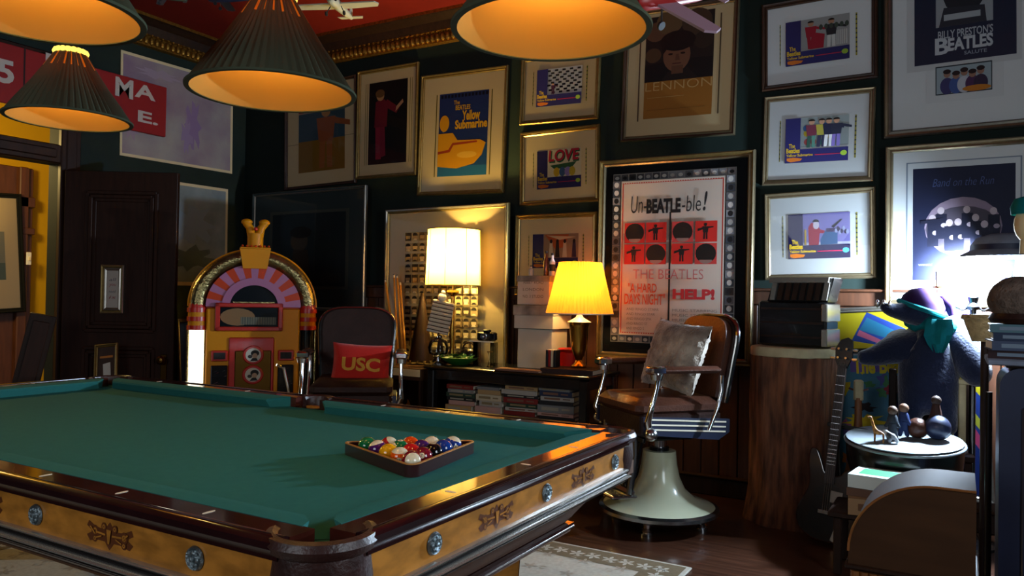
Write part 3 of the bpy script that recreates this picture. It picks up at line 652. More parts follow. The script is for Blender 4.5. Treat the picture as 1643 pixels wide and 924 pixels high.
def make_rail(x0, y0, x1, y1, nx, ny, dots):
    b, strip = rail(x0, y0, x1, y1, nx, ny); o = b.build('rail', tb)
    c = MB(); L = Vector((x1-x0, y1-y0, 0)).normalized(); LL = (Vector((x1, y1, 0))-Vector((x0, y0, 0))).length
    pr = [(RW-.022, .76), (RW-.022, .8025), (RW+.012, .8025), (RW+CW, .797), (RW+CW+.006, .79), (RW+CW-.005, .76)]
    vs = []
    for e in (0, 1):
        for o_, z in pr:
            t = (.03+max(0, o_-RW)*1.3) if not e else LL-.03-max(0, o_-RW)*1.3
            vs.append((x0+L.x*t+nx*o_, y0+L.y*t+ny*o_, z))
    k = len(pr); c.add(vs, [(i, (i+1) % k, (i+1) % k+k, i+k) for i in range(k)]+[tuple(reversed(range(k))), tuple(range(k, 2*k))], 'felt_cushion')
    c.build('cushion', tb)
    for t in dots:
        s = MB(); X = T(x0+L.x*t+nx*.06, y0+L.y*t+ny*.06, .8017) @ rotm(0, 0, math.atan2(ny, nx))
        s.slab([(.016*math.cos(a), .0045*math.sin(a)) for a in [2*PI*i/12 for i in range(12)]], 0, .0006, 'ivory', X); s.build('sight_mark', o, False)
mid = .07
make_rail(hx, -hy+PR, hx, hy-PR, -1, 0, [.36, .72, 1.02])                    # near the barber chair
make_rail(-hx, hy-PR, -hx, -hy+PR, 1, 0, [.36, .72, 1.02])
make_rail(-mid, -hy, -hx+PR, -hy, 0, 1, [.32, .64, .96]); make_rail(hx-PR, -hy, mid, -hy, 0, 1, [.26, .55, .85, 1.14])
make_rail(-hx+PR, hy, -mid, hy, 0, -1, [.32, .64, .96]); make_rail(mid, hy, hx-PR, hy, 0, -1, [.32, .64, .96])
# pockets
def pocket(px, py, ang, span, r, name='pocket'):
    g = MB(); X = T(px, py, 0) @ rotm(0, 0, ang); n = 20
    prof = [(r, .745), (r+.002, .785), (r+.007, .801), (r+.018, .807), (r+.03, .803), (r+.036, .79), (r+.03, .775), (r+.022, .77), (r+.026, .72), (r+.016, .67), (r-.0, .66), (r-.004, .72)]
    a0, a1 = -span/2, span/2; vs = []; k = len(prof)
    for i in range(n+1):
        a = a0+(a1-a0)*i/n
        for rr, z in prof: vs.append((rr*math.cos(a), rr*math.sin(a), z))
    fs = [(i*k+q, (i+1)*k+q, (i+1)*k+(q+1) % k, i*k+(q+1) % k) for i in range(n) for q in range(k)]+[tuple(reversed(range(k))), tuple(range(n*k, n*k+k))]
    g.add(vs, fs, 'pocket_leather', X); o = g.build(name, tb)
    h = MB(); h.lathe([(.001, .67), (r*.8, .675), (r, .72), (r, .761)], 'black_rubber', 20, T(px, py, 0)); h.build('pocket_net', o)
    return o
for sx in (-1, 1):
    for sy in (-1, 1):
        pocket(sx*(hx-.098), sy*(hy-.098), math.atan2(sy, sx), math.radians(218), .074)
for sy in (-1, 1): pocket(0, sy*(hy-.045), math.atan2(sy, 0), math.radians(190), .052)
# inlaid burl apron, moulding, recessed case
def apron(L, x, y, rz, nros, first):
    X = T(x, y, 0) @ rotm(0, 0, rz)
    b = MB(); b.box((0, .03, .722), (L, .04, .082), 'burl', X, .003)
    o = b.build('apron', tb)
    m = MB(); m.box((0, .022, .676), (L+.01, .05, .012), 'black_lacquer', X, .003); m.box((0, .018, .686), (L+.01, .052, .007), 'silver_line', X, .003); m.box((0, .014, .667), (L+.02, .06, .007), 'silver_line', X, .003); m.box((0, .02, .658), (L, .05, .012), 'black_lacquer', X, .003)
    m.build('moulding', tb)
    for i in range(nros):
        t = first[i]; r = MB(); XX = X @ T(t, .008, .727) @ rotm(PI/2)
        r.lathe([(.0001, .012), (.005, .011), (.007, .006), (.012, .009), (.017, .004), (.022, .006), (.025, 0)], 'pewter', 20, XX)
        for k in range(8): a = k*PI/4; r.sph((.014*math.cos(a), .014*math.sin(a), .007), .004, 'pewter', 8, XX, (1, 1, .6))
        r.build('rosette', o)
        if i+1 < nros:
            tm = (first[i]+first[i+1])/2; q = MB(); P = Print(q, 0, 0, 1, 1, .0095)
            q.x = X @ T(tm, 0, .723)
            def S2(pts, c='inlay'): P.poly([(.5+a, .5+bb) for a, bb in pts], c)
            S2([(.0, .03), (.018, .012), (.05, .014), (.075, .024), (.082, .012), (.06, .002), (.082, -.008), (.07, -.02), (.04, -.014), (.016, -.014), (0, -.03), (-.016, -.014), (-.04, -.014), (-.07, -.02), (-.082, -.008), (-.06, .002), (-.082, .012), (-.075, .024), (-.05, .014), (-.018, .012)])
            for s_ in (-1, 1):
                for cx_, cz_, rr in ((.052, .004, .013), (.052, -.012, .008), (.02, .018, .009)):
                    S2([(s_*cx_+rr*math.cos(t), cz_+rr*math.sin(t)) for t in [2*PI*w_/14 for w_ in range(14)]]); S2([(s_*cx_+rr*.55*math.cos(t), cz_+rr*.55*math.sin(t)) for t in [2*PI*w_/14 for w_ in range(14)]], 'burl'); S2([(s_*cx_+rr*.25*math.cos(t), cz_+rr*.25*math.sin(t)) for t in [2*PI*w_/10 for w_ in range(10)]])
            S2([(-.045, .006), (-.012, .004), (-.012, 0), (-.045, .002)], 'burl'); S2([(.045, .006), (.012, .004), (.012, 0), (.045, .002)], 'burl'); S2([(-.008, .014), (.008, .014), (.003, -.016), (-.003, -.016)], 'burl')
            for s_ in (-1, 1): S2([(s_*.05, -.002), (s_*.068, .012), (s_*.064, .014), (s_*.048, .001)], 'burl'); S2([(s_*.025, -.004), (s_*.045, -.01), (s_*.045, -.007), (s_*.025, -.001)], 'burl')
            q.build('inlay', o, False)
    return o
LE = 2*hy-2*PR-.04; LS = 2*hx-2*PR-.04
# rosette positions measured along each side
apron(LE, hx, 0, PI/2, 3, [-.44, .08, .56])
apron(LE, -hx, 0, -PI/2, 3, [-.52, 0, .52])
apron(LS, 0, -hy, 0, 5, [-1.14, -.57, .12, .58, 1.14])
apron(LS, 0, hy, PI, 5, [-1.14, -.57, 0, .57, 1.14])
b = MB(); ins = .17
def frust(z0, i0, z1, i1, m, ey=.10):
    vs = [(sx*(hx-i), sy*(hy-i-ey*(.6+.4*(i > .1))), z) for z, i in ((z0, i0), (z1, i1)) for sx, sy in ((-1, -1), (1, -1), (1, 1), (-1, 1))]
    b.add(vs, [(3, 2, 1, 0), (4, 5, 6, 7)]+[(i, (i+1) % 4, (i+1) % 4+4, i+4) for i in range(4)], m)
frust(.655, .02, .70, .02, 'burl_dark', .0); frust(.52, .16, .655, .06, 'burl_dark', .10)
b.build('case', tb, False)
b = MB(); frust(.50, .14, .518, .14, 'bull_wood'); frust(.504, .1385, .508, .1385, 'silver_line'); frust(.488, .15, .50, .145, 'burl_dark'); b.build('lower_moulding', tb, False)
# raised panel on the end and the front of the case
b = MB()
for rz, L, x, y in ((PI/2, 1.0, hx, 0), (0, 2.3, 0, -hy+.1)):
    X = T(x, y, 0) @ rotm(0, 0, rz) @ T(0, .108, .588) @ rotm(math.atan(.1/.135))
    b.box((0, -.002, 0), (L, .012, .10), 'burl_dark', X, .004); P = Print(b, 0, 0, L, .1, 0)
b.build('case_panel', tb)
for sx in (-1, 1):
    for sy in (-1, 1):
        b = MB(); X = T(sx*(hx-.36), sy*(hy-.38), 0) @ rotm(0, 0, math.atan2(-sx, sy))
        prof = [(-.05, .013), (.07, .013), (.09, .05), (.05, .12), (.06, .3), (.09, .43), (.16, .492), (-.1, .492), (-.09, .4), (-.06, .2)]
        b.prism([(p[0], p[1]) for p in prof], -.06, .06, 'burl', X); b.prism([(p[0]*.8, p[1]*.98+.004) for p in prof], -.068, .068, 'burl_dark', X); b.build('leg', tb)
# dark side pocket marker rails end blocks near the middle pockets
# ------------------------------------------------------------------ rack of balls
N_, L2, R2 = onz(646, 771, .757), onz(565, 719, .757), onz(768, 716, .757)
rc = (N_+L2+R2)/3+Vector((.035, -.055, 0)); side = .437; th = math.atan2(N_.y-rc.y, N_.x-rc.x)+.10
def tri(rad, cr, n=6):
    pts = []
    for k in range(3):
        a = th+k*2*PI/3; c = Vector((math.cos(a), math.sin(a)))*(rad-2*cr)
        for i in range(n+1): q = a-PI/3+2*PI/3*i/n; pts.append((c.x+cr*math.cos(q), c.y+cr*math.sin(q)))
    return pts
rk = thing('ball_rack', 'dark wooden triangle rack on the green cloth', 'billiard rack', (rc.x, rc.y, .7605))
Rr = side/math.sqrt(3)
o1, i1 = tri(Rr, .025), tri(Rr-.018, .016)
b = MB(); n = len(o1); vs = [(p[0], p[1], z) for pts in (o1, i1) for z in (0, .034) for p in pts]
fs = [(i, (i+1) % n, n+(i+1) % n, n+i) for i in range(n)]+[(2*n+(i+1) % n, 2*n+i, 3*n+i, 3*n+(i+1) % n) for i in range(n)]+[((i+1) % n, i, 2*n+i, 2*n+(i+1) % n) for i in range(n)]
b.add(vs, fs, 'rack_wood'); b.build('frame', rk)
o2, i2 = tri(Rr-.001, .024), tri(Rr-.016, .017)
b = MB(); vs = [(p[0], p[1], z) for pts in (o2, i2) for z in (.0335, .0365) for p in pts]
fs = fs+[(n+i, n+(i+1) % n, 3*n+(i+1) % n, 3*n+i) for i in range(n)]
b.add(vs, fs, 'rack_edge'); b.build('top_edge', rk)
br = .0286
def prj(P):
    q = P-CP; d = q.dot(CF); return (W/2+FPX*q.dot(CR)/d, H/2-FPX*q.dot(CU)/d)
slots = []
e = [Vector((math.cos(th+k*2*PI/3), math.sin(th+k*2*PI/3), 0)) for k in range(3)]
sc = (.0655*4)/math.sqrt(3)
for i in range(5):
    for j in range(5-i):
        k = 4-i-j; slots.append(Vector((rc.x, rc.y, .761+br))+(e[0]*i+e[1]*j+e[2]*k)*(sc/4))
BALLS = [(592, 711, '#0d6a3c', 0, 'solid green', '6'), (603, 720, '#4a1a60', 1, 'purple striped, pale side up,', '12'), (633, 709, '#a81c1c', 1, 'white ball with a red stripe', '11'), (667, 709, '#e0480e', 0, 'solid orange', '5'), (702, 709, '#e0a41a', 1, 'yellow striped', '9'),
         (741, 712, '#1b3a8c', 1, 'blue striped, pale side up,', '10'), (646, 715, '#0d6a3c', 1, 'green striped', '14'), (663, 721, '#c41c1c', 0, 'solid bright red', '3'), (684, 715, '#43205e', 0, 'solid purple', '4'), (698, 725, '#0d0d10', 0, 'solid black', '8'),
         (719, 720, '#143a8c', 0, 'solid blue', '2'), (622, 726, '#e0a010', 0, 'solid yellow', '1'), (637, 733, '#e0580e', 1, 'orange striped', '13'), (659, 738, '#7a1626', 1, 'maroon striped', '15'), (680, 730, '#7a1626', 0, 'solid maroon', '7')]
free = slots[:]
for px, py, col, st, lb, num in BALLS:
    k = min(range(len(free)), key=lambda i: (prj(free[i])[0]-px)**2+((prj(free[i])[1]-py)*2)**2); p = free.pop(k)
    b = MB(); prof = [(max(br*math.sin(PI*i/24), 1e-5), -br*math.cos(PI*i/24)) for i in range(25)]
    ba = mat('ball_'+num, srgb(col), .08, coat=.6) if 'ball_'+num not in M else M['ball_'+num]
    if 'ball_white' not in M: mat('ball_white', srgb('#e2d8b8'), .1, coat=.6)
    if st: b.lathe(prof[:8], 'ball_white', 28); b.lathe(prof[7:18], 'ball_'+num, 28); b.lathe(prof[17:], 'ball_white', 28)
    else: b.lathe(prof, 'ball_'+num, 28)
    for sg_ in (1, -1):
        X = rotm(0, sg_*PI/2, 0); r2 = br+.0002; vs = [(0, 0, r2)]; m_ = 14
        for q in range(1, 4):
            for i in range(m_): a = .3*q/3; t = 2*PI*i/m_; vs.append((r2*math.sin(a)*math.cos(t), r2*math.sin(a)*math.sin(t), r2*math.cos(a)))
        fs = [(0, 1+i, 1+(i+1) % m_) for i in range(m_)]
        for q in range(2): fs += [(1+q*m_+i, 1+(q+1)*m_+i, 1+(q+1)*m_+(i+1) % m_, 1+q*m_+(i+1) % m_) for i in range(m_)]
        b.add(vs, fs, 'ball_white', X)
        tv, tf, ar = textmesh(num, .02); hh = .008; ww = min(hh*ar, .011)
        b.add([((x-.5)*ww, (y-.5)*hh, math.sqrt(r2*r2-((x-.5)*ww)**2-((y-.5)*hh)**2)+.0002) for x, y in tv], tf, '#101010', X @ rotm(0, 0, PI/2))
    o = b.build('billiard_ball', None, True, p); o.rotation_mode = 'XYZ'
    if num in ('7', '13'):
        d = (CP-p).normalized(); d = (d+Vector((-.1, 0, .1 if num == '7' else -.35))).normalized()
        o.rotation_euler = d.to_track_quat('X', 'Z').to_euler()
    elif num in ('12', '10', '11', '9'): o.rotation_euler = (random.uniform(-.35, .35), random.uniform(-.3, .3)+(.5 if num in ('9', '11') else .15), random.random()*6)
    elif num == '15': o.rotation_euler = (.2, 1.35, -.5)
    else: o.rotation_euler = (random.random()*6, random.random()*6, random.random()*6)
    tag(o, lb.replace('white ball with a red stripe', 'pale red striped')+' billiard ball in the rack', 'billiard ball', 'balls in the triangle rack')

# ------------------------------------------------------------------ pendant shades over the table
def pendant(label, px, py, zc, dia):
    d_ = ray(px, py); c = CP+d_*((zc-CAMH)/d_.z); R = dia/2; h = R*1.18; r0 = R*.235
    o = thing('pendant_lamp', label, 'lamp', c, 0, 'pendant lamps over the pool table')
    n = 120; vs = []; rows = [(R*1.0, 0), (R*.8, h*.26), (R*.6, h*.5), (R*.42, h*.745), (r0*1.2, h*.94), (r0, h)]
    b = MB(); K = len(rows)
    for i in range(n):
        a = 2*PI*i/n; w_ = (1 if i % 2 else -1)
        for r_, z in rows: rr = r_+w_*.0035*(.5+r_/R*.6); vs.append((rr*math.cos(a), rr*math.sin(a), z))
    b.add(vs, [(i*K+q, ((i+1) % n)*K+q, ((i+1) % n)*K+q+1, i*K+q+1) for i in range(n) for q in range(K-1)], 'fabric_green')
    mg = b.mi('fabric_gap')
    for i in range(0, n, 5):
        for q in (3, 4): b.m[i*(K-1)+q] = mg
    b.build('pleated_shade', o, ang=20)
    b = MB(); b.lathe([(R*1.0-.008, .0), (R*.6-.01, h*.5), (r0-.008, h-.001)], 'shade_inner', 64); b.build('shade_lining', o)
    b = MB(); b.lathe([(R-.008, .0), (R-.009, -.003), (R+.005, -.003), (R+.006, .003)], 'fabric_green', 64); b.build('rim_trim', o)
    b = MB(); m_ = 18
    for i in range(m_): a = 2*PI*i/m_; b.sph((r0*math.cos(a), r0*math.sin(a), h+.002), .012, 'ring_glow', 8)
    b.build('glowing_collar', o)
    b = MB(); b.sph((0, 0, h*.66), .022, 'bulb_warm', 16, sc=(1, 1, 1.2)); b.cyl((0, 0, h*.78), .018, .07, 'brass', 16); b.build('bulb', o)
    b = MB(); b.cyl((0, 0, h+.01), .006, CEIL-c.z-h-.03, 'brass_dark', 10); b.lathe([(.02, h-.01), (r0*.6, h+.01), (.012, h+.05)], 'brass_dark', 16); b.lathe([(.06, CEIL-c.z-.002), (.05, CEIL-c.z-.03), (.006, CEIL-c.z-.05)], 'brass_dark', 20); b.build('hanging_rod', o)
    l = light('shade_light', 'POINT', (0, 0, h*.62), PEND, (1, .7, .24), .035); l.parent = o
    return o
pendant('cropped green pleated pendant lamp in the top left corner', 62, 22, 1.87, .43)
pendant('smallest green pleated pendant lamp, in front of the red sign', 111, 192, 1.87, .41)
pendant('green pleated pendant lamp left of the model plane', 437, 148, 1.84, .47)
pendant('large pendant lamp before the framed posters, its lining seen from below', 884, 48, 1.87, .45)
# ------------------------------------------------------------------ soft shapes
def pillow(b, w, h, t, m, n=20, x=None, puff=.5):
    def hf(u, v): return t*((1-abs(u)**3)*(1-abs(v)**3))**puff
    vs = []; fs = []
    for s_ in (-1, 1):
        for i in range(n+1):
            for j in range(n+1):
                u, v = -1+2*i/n, -1+2*j/n; pin = 1-.07*(1-u*u)*abs(v)**2; pin2 = 1-.07*(1-v*v)*abs(u)**2
                vs.append((u*w/2*pin2, s_*hf(u, v), v*h/2*pin))
    N = (n+1)**2
    for k in (0, 1):
        for i in range(n):
            for j in range(n):
                a = k*N+i*(n+1)+j; f = (a, a+n+1, a+n+2, a+1); fs.append(f if k == 0 else f[::-1])
    b.add(vs, fs, m, x); return hf
def skin(name, pts, edges, rad, m, parent=None, sub=2, loc=None, root=0):
    me = bpy.data.meshes.new(name); me.from_pydata(pts, edges, []); me.materials.append(M[m])
    o = bpy.data.objects.new(name, me); COL.objects.link(o)
    if parent: o.parent = parent
    if loc: o.location = loc
    sk = o.modifiers.new('skin', 'SKIN'); sk.use_smooth_shade = True
    me.skin_vertices or None
    if not me.skin_vertices: me.attributes
    for i, r in enumerate(rad):
        v = me.skin_vertices[0].data[i]; v.radius = (r, r) if not isinstance(r, tuple) else r; v.use_root = (i == root)
    s = o.modifiers.new('sub', 'SUBSURF'); s.levels = sub; s.render_levels = sub
    bpy.context.view_layer.update(); dg = bpy.context.evaluated_depsgraph_get()
    me2 = bpy.data.meshes.new_from_object(o.evaluated_get(dg)); o.modifiers.clear(); o.data = me2
    for p in me2.polygons: p.use_smooth = True
    if not me2.materials: me2.materials.append(M[m])
    return o

# ------------------------------------------------------------------ barber chairs (front towards local -y)
def barber_chair(label, loc, rz, seat=.62, cushion_m='leather', lever=False):
    o = thing('barber_chair', label, 'barber chair', loc, rz, 'barber chairs')
    b = MB(); b.lathe([(.17, .075), (.315, .075), (.335, .088), (.333, .105), (.31, .115)], 'chrome_worn', 48); b.build('base_ring', o)
    b = MB(); b.lathe([(.31, .113), (.27, .125), (.2, .155), (.145, .205), (.115, .27), (.1, .34), (.092, .415), (.0001, .416)], 'enamel', 48); b.build('pedestal', o)
    for i in range(4):
        a = PI/4+i*PI/2; b = MB(); X = T(.24*math.cos(a), .24*math.sin(a), 0)
        b.cyl((0, 0, .035), .02, .045, 'chrome', 14, X); b.cyl((0, 0, 0), .035, .012, 'chrome_worn', 16, X); b.lathe([(.026, .012), (.03, .028), (.02, .04)], 'chrome', 16, X); b.build('caster', o)
    b = MB(); b.cyl((0, 0, .40), .055, .035, 'grille_dark'); b.cyl((0, 0, .43), .04, seat-.53, 'chrome_worn'); b.box((0, 0, seat-.115), (.26, .3, .05), 'grille_dark', bev=.01); b.build('hydraulic_column', o)
    # seat box and cushion
    b = MB(); b.box((0, -.01, seat-.03), (.50, .50, .13), 'leather_dark', bev=.02); b.build('seat_box', o)
    b = MB(); b.box((0, -.02, seat+.055), (.50, .52, .1), cushion_m, bev=.035); b.build('seat_cushion', o)
    for s_ in (-1, 1):
        b = MB(); pl = [(-.26, -.045), (.2, -.09), (.27, -.05), (.27, .02), (-.26, .045)]
        X = T(s_*.262, 0, seat-.03) @ rotm(0, 0, PI/2)
        b.prism(pl, -.012, .012, 'navy', X)
        for k in range(3): z = -.032+k*.026; b.box((.0, 0, z+.0), (.49, .03, .008), 'ivory', X @ rotm(0, .06, 0))
        b.build('side_panel', o)
        # arm: front post, pad, chrome cap
        x = s_*.30
        b = MB(); b.tube([(x*.9, -.22, seat-.08), (x, -.25, seat-.0), (x, -.225, seat+.08), (x, -.2, seat+.17), (x, -.19, seat+.245)], [.017, .019, .013, .012, .018], 'chrome', 12)
        b.sph((x, -.23, seat-.07), .035, 'chrome_worn', 14); b.build('arm_post', o)
        b = MB(); b.tube([(x, .12, seat-.06), (x, .17, seat+.05), (x, .2, seat+.15), (x, .2, seat+.23)], .011, 'chrome', 10); b.build('rear_arm_post', o)
        b = MB(); b.box((x, .0, seat+.262), (.068, .36, .036), cushion_m, bev=.015); b.build('armrest', o)
        b = MB(); b.box((x, -.205, seat+.262), (.076, .09, .044), 'chrome', bev=.01); b.lathe([(.0001, -.03), (.03, -.028), (.036, 0), (.03, .01)], 'chrome', 16, T(x, -.2, seat+.24)); b.build('arm_cap', o)
    # backrest: rounded shell with a leather face
    BX = T(0, .22, seat+.08) @ rotm(-.16)
    prof = []
    for i in range(21):
        a = PI*i/20; prof.append((.245*math.copysign(abs(math.cos(a))**.55, math.cos(a)), .31+.16*abs(math.sin(a))**.7))
    poly = [(-.225, 0), (.225, 0)]+prof
    b = MB(); b.prism(poly, .03, .075, 'leather_dark', BX); b.prism([(x*.93, .02+z*.95) for x, z in poly], -.005, .04, cushion_m, BX); b.build('backrest', o, ang=50)
    b = MB(); b.tube([BX @ Vector((x*1.03, .055, z*1.02)) for x, z in [(-.225, .0)]+prof[::-1]+[(.225, .0)]], .013, 'chrome', 8); b.build('back_frame', o)
    # footrest
    b = MB()
    for s_ in (-1, 1): b.tube([(s_*.17, -.25, seat-.06), (s_*.175, -.25, seat-.2), (s_*.18, -.29, seat-.40)], .014, 'chrome_worn', 8)
    FX = T(0, -.235, seat-.26) @ rotm(-.22)
    for i in range(9): b.box((-.16+i*.04, 0, 0), (.014, .014, .28), 'grille_dark', FX)
    for k in range(5):
        for i in range(8): b.tube([FX @ Vector((-.14+i*.04+.018*math.cos(t), 0, -.1+k*.05+.022*math.sin(t))) for t in [2*PI*q/8 for q in range(8)]], .003, 'chrome_worn', 5, True)
    b.box((0, 0, .14), (.38, .02, .03), 'grille_dark', FX, .005); b.box((0, 0, -.14), (.38, .02, .03), 'chrome_worn', FX, .005)
    b.box((0, -.07, -.16), (.36, .15, .018), 'chrome_worn', FX @ rotm(.2), .006); b.build('footrest', o)
    if lever:
        b = MB(); b.tube([(-.36, -.1, seat-.2), (-.38, -.16, seat+.02), (-.41, -.2, seat+.18), (-.45, -.22, seat+.2)], .009, 'chrome', 8); b.build('lever', o)
    return o
ch = barber_chair('brown leather barber chair on a cream pedestal in front of the very large poster', (-1.455, 4.22, 0), math.radians(-40), .63)
ch2 = barber_chair('dark leather barber chair between the jukebox and the bundle of cues', (-3.375, 3.84, .0135), math.radians(38), .61, 'leather_dark', True)
# fur pillow
p = Vector((-1.40, 4.22, 0))
fp = thing('fur_pillow', 'pale fur cushion leaning on the back of the barber chair before the large poster', 'cushion', (-1.39, 4.28, .945), 0, rot=(math.radians(-17), math.radians(4), math.radians(-34)))
b = MB(); pillow(b, .46, .40, .075, 'tan_fur', 26)
random.seed(3)
for _ in range(1): pass
b.v = [(x+random.uniform(-.003, .003), y+random.uniform(-.006, .006), z+random.uniform(-.003, .003)) for x, y, z in b.v]
b.build('fur_cover', fp)
# red pillow with letters
rp = thing('red_pillow', 'red cushion reading USC on the dark barber chair beside the jukebox', 'cushion', Vector((-3.375, 3.84, 0))+Vector((.035, .03, .81)), 0, rot=(math.radians(-14), math.radians(3), math.radians(38)))
b = MB(); hf = pillow(b, .38, .27, .06, 'red_cloth', 22); b.build('cover', rp)
b = MB(); tv, tf, ar = textmesh('USC', .035)
def pv(x, y):
    X_, Z_ = (x-.5)*.24, (y-.5)*.088-.01; return (X_, -hf(X_/.19, Z_/.135)-.004, Z_)
b.add([pv(x, y) for x, y in tv], tf, 'yellow_thread'); b.build('lettering', rp)

# ------------------------------------------------------------------ jukebox (front towards local -y)
JL = CP+ray(408, 472)*5.45; jz = math.atan2(JL.x, -JL.y)*-1
jr = math.atan2(-JL.x, JL.y)          # faces the camera
jb = thing('jukebox', 'yellow and red arched jukebox with a glowing side tube and a small finial', 'jukebox', (JL.x, JL.y, 0), jr+.04)
jb.scale = (1.07, 1.07, 1.01)
k = 1/244.3
def J(px, py): return ((px-408)*k, 1.25-(py-472)*k)
R0 = .40; zc = 1.15
def arc(r, n=24, a0=0, a1=PI, cz=zc): return [(r*math.cos(a0+(a1-a0)*i/n), cz+r*math.sin(a0+(a1-a0)*i/n)) for i in range(n+1)]
b = MB(); b.prism([(-.385, 0), (.385, 0)]+arc(.385), .02, .40, 'jb_orange'); b.build('cabinet', jb, ang=25)
def band(b, r0, r1, y0, y1, m, a0=0, a1=PI, n=24, cz=zc, x=None):
    o_ = arc(r1, n, a0, a1, cz); i_ = arc(r0, n, a0, a1, cz)
    for q in range(n): b.prism([i_[q], o_[q], o_[q+1], i_[q+1]], y0, y1, m, x)
b = MB(); pr = []
for i in range(31):
    a = PI*i/30
    pr.append((a))
# outer translucent-looking arch tube
b.tube([(.345*math.cos(a), .03, zc+.345*math.sin(a)) for a in pr], [.052]*31, 'jb_chrome', 12); b.build('arch_tube', jb)
b = MB(); b.tube([(.397*math.cos(a), .03, zc+.397*math.sin(a)) for a in pr], .009, 'jb_yellow', 8); b.build('arch_trim', jb)
b = MB(); band(b, .15, .20, -.03, .03, 'jb_pink', n=24)
for i in range(17): band(b, .20, .295, -.02, .03, 'jb_pink' if i % 2 == 0 else 'jb_orange', PI*i/17, PI*(i+1)/17, 2)
b.build('striped_fan', jb, False)
b = MB(); b.prism([(-.15, zc), (.15, zc)]+arc(.15), -.005, .03, 'jb_dark'); b.box((0, -.008, zc+.02), (.26, .004, .03), 'jb_chrome'); b.build('display_window', jb, False)
for s_ in (-1, 1):
    b = MB(); x = s_*.345
    for i in range(5): b.lathe([(.062 if i % 2 == 0 else .055, 0), (.062 if i % 2 == 0 else .055, .03)], 'jb_red' if i % 2 == 0 else 'jb_yellow', 20, T(x, .03, .99+i*.03), cap=True)
    b.lathe([(.055, 0), (.05, .03), (.001, .035)], 'jb_red', 20, T(x, .03, 1.14)); b.build('column_capital', jb)
    b = MB(); b.lathe([(.045, .12), (.045, .99)], 'jb_tube' if s_ < 0 else 'jb_dark', 20, T(x, .03, 0)); c_ = b.build('column_tube', jb)
    if s_ < 0: c_['label'] = 'lit white tube'
    b = MB()
    for z in (.12, .94): pass
    b.tube([(x+s_*.052, .02, .1), (x+s_*.052, .02, .99)], .007, 'jb_chrome', 8); b.tube([(x-s_*.052, .0, .1), (x-s_*.052, .0, .99)], .007, 'jb_chrome', 8); b.lathe([(.06, 0), (.06, .1)], 'jb_red', 20, T(x, .03, .02), cap=True); b.build('column_rod', jb)
b = MB(); b.box((0, -.0, .63), (.58, .05, 1.02), 'jb_yellow', bev=.008); b.build('front_panel', jb)
x0, z1 = J(350, 490); x1, z0 = J(452, 537)
b = MB(); fw = .03
for cx_, cz_, w_, h_ in (((x0+x1)/2, z1-fw/2, x1-x0, fw), ((x0+x1)/2, z0+fw/2, x1-x0, fw), (x0+fw/2, (z0+z1)/2, fw, z1-z0), (x1-fw/2, (z0+z1)/2, fw, z1-z0)): b.box((cx_, -.035, cz_), (w_, .03, h_), 'jb_red', bev=.005)
b.build('title_frame', jb)
b = MB(); b.box(((x0+x1)/2, -.027, (z0+z1)/2), (x1-x0-.05, .006, z1-z0-.05), 'jb_dark'); P = Print(b, (x0+x1)/2, (z0+z1)/2, x1-x0-.06, z1-z0-.06, -.0305); P.ell(.3, .5, .3, .45, '#7a5a38'); P.rect(.35, .1, .97, .5, '#4a4a40')
for i in range(14): P.rect(.36+i*.043, .1, .366+i*.043, .5, '#8a8468')
b.build('title_window', jb, False)
b = MB(); xs0, zs1 = J(371, 537); xs1, zs0 = J(440, 640)
b.box(((xs0+xs1)/2, -.03, .6), (.28, .02, .68), 'jb_red', bev=.006); b.box((0, -.038, .55), (.225, .02, .6), 'brass_dark', bev=.005); b.build('selector_panel', jb)
for zc_ in (J(0, 577)[1], J(0, 610)[1]):
    b = MB(); X = T(.0, -.05, zc_) @ rotm(PI/2); b.lathe([(.0001, .006), (.05, .006), (.06, .006), (.066, 0)], 'jb_red', 28, X)
    P = Print(b, 0, zc_, .1, .1, -.0565); P.ell(.5, .5, .48, .48, '#b8b4a4', 24); P.ell(.6, .62, .26, .22, '#16120e', 18); P.ell(.6, .45, .16, .18, '#a8886c', 14); P.poly([(.3, .08), (.8, .1), (.7, .3), (.45, .3)], '#1c1a1c'); P.ell(.3, .4, .14, .12, '#2c2a28', 12)
    b.build('round_portrait', jb, False)
for s_ in (-1, 1):
    x = s_*.205
    b = MB(); b.box((x, -.032, .905-.09), (.1, .02, .075), 'jb_red', bev=.005); b.box((x, -.044, .815), (.07, .006, .045), 'jb_dark'); b.build('coin_plate', jb)
    b = MB(); b.box((x, -.03, .53), (.1, .02, .44), 'jb_dark', bev=.004); P = Print(b, x, .53, .085, .42, -.0402)
    for i in range(26): u, v = random.random()*.9+.05, random.random()*.95; P.poly([(u-.15, v), (u+.1, v+.02), (u+.16, v+.03), (u-.02, v+.012)], random.choice(['#5a4a4a', '#8a6a70', '#3a3034', '#7a2a24']))
    b.build('speaker_grille', jb, False)
b = MB(); b.prism([(-.075, 1.415), (.075, 1.415), (.095, 1.55), (-.095, 1.55)], -.045, .1, 'jb_yellow'); b.box((0, .03, 1.556), (.19, .15, .014), 'jb_yellow', bev=.004)
for i in range(7): b.sph((-.08+i*.027, -.04, 1.57), .008, 'jb_orange', 8)
b.build('keystone', jb)
b = MB(); b.cyl((0, .03, 1.56), .05, .1, 'jb_yellow', 20)
for s_ in (-1, 1): b.tube([(s_*.02, .03, 1.63), (s_*.035, .03, 1.70), (s_*.06, .03, 1.735)], [.03, .026, .026], 'jb_yellow', 12); b.sph((s_*.055, .03, 1.74), .03, 'jb_yellow', 12, sc=(1.2, 1, .8))
b.sph((0, -.015, 1.69), .014, 'jb_red', 10); b.build('finial', jb)

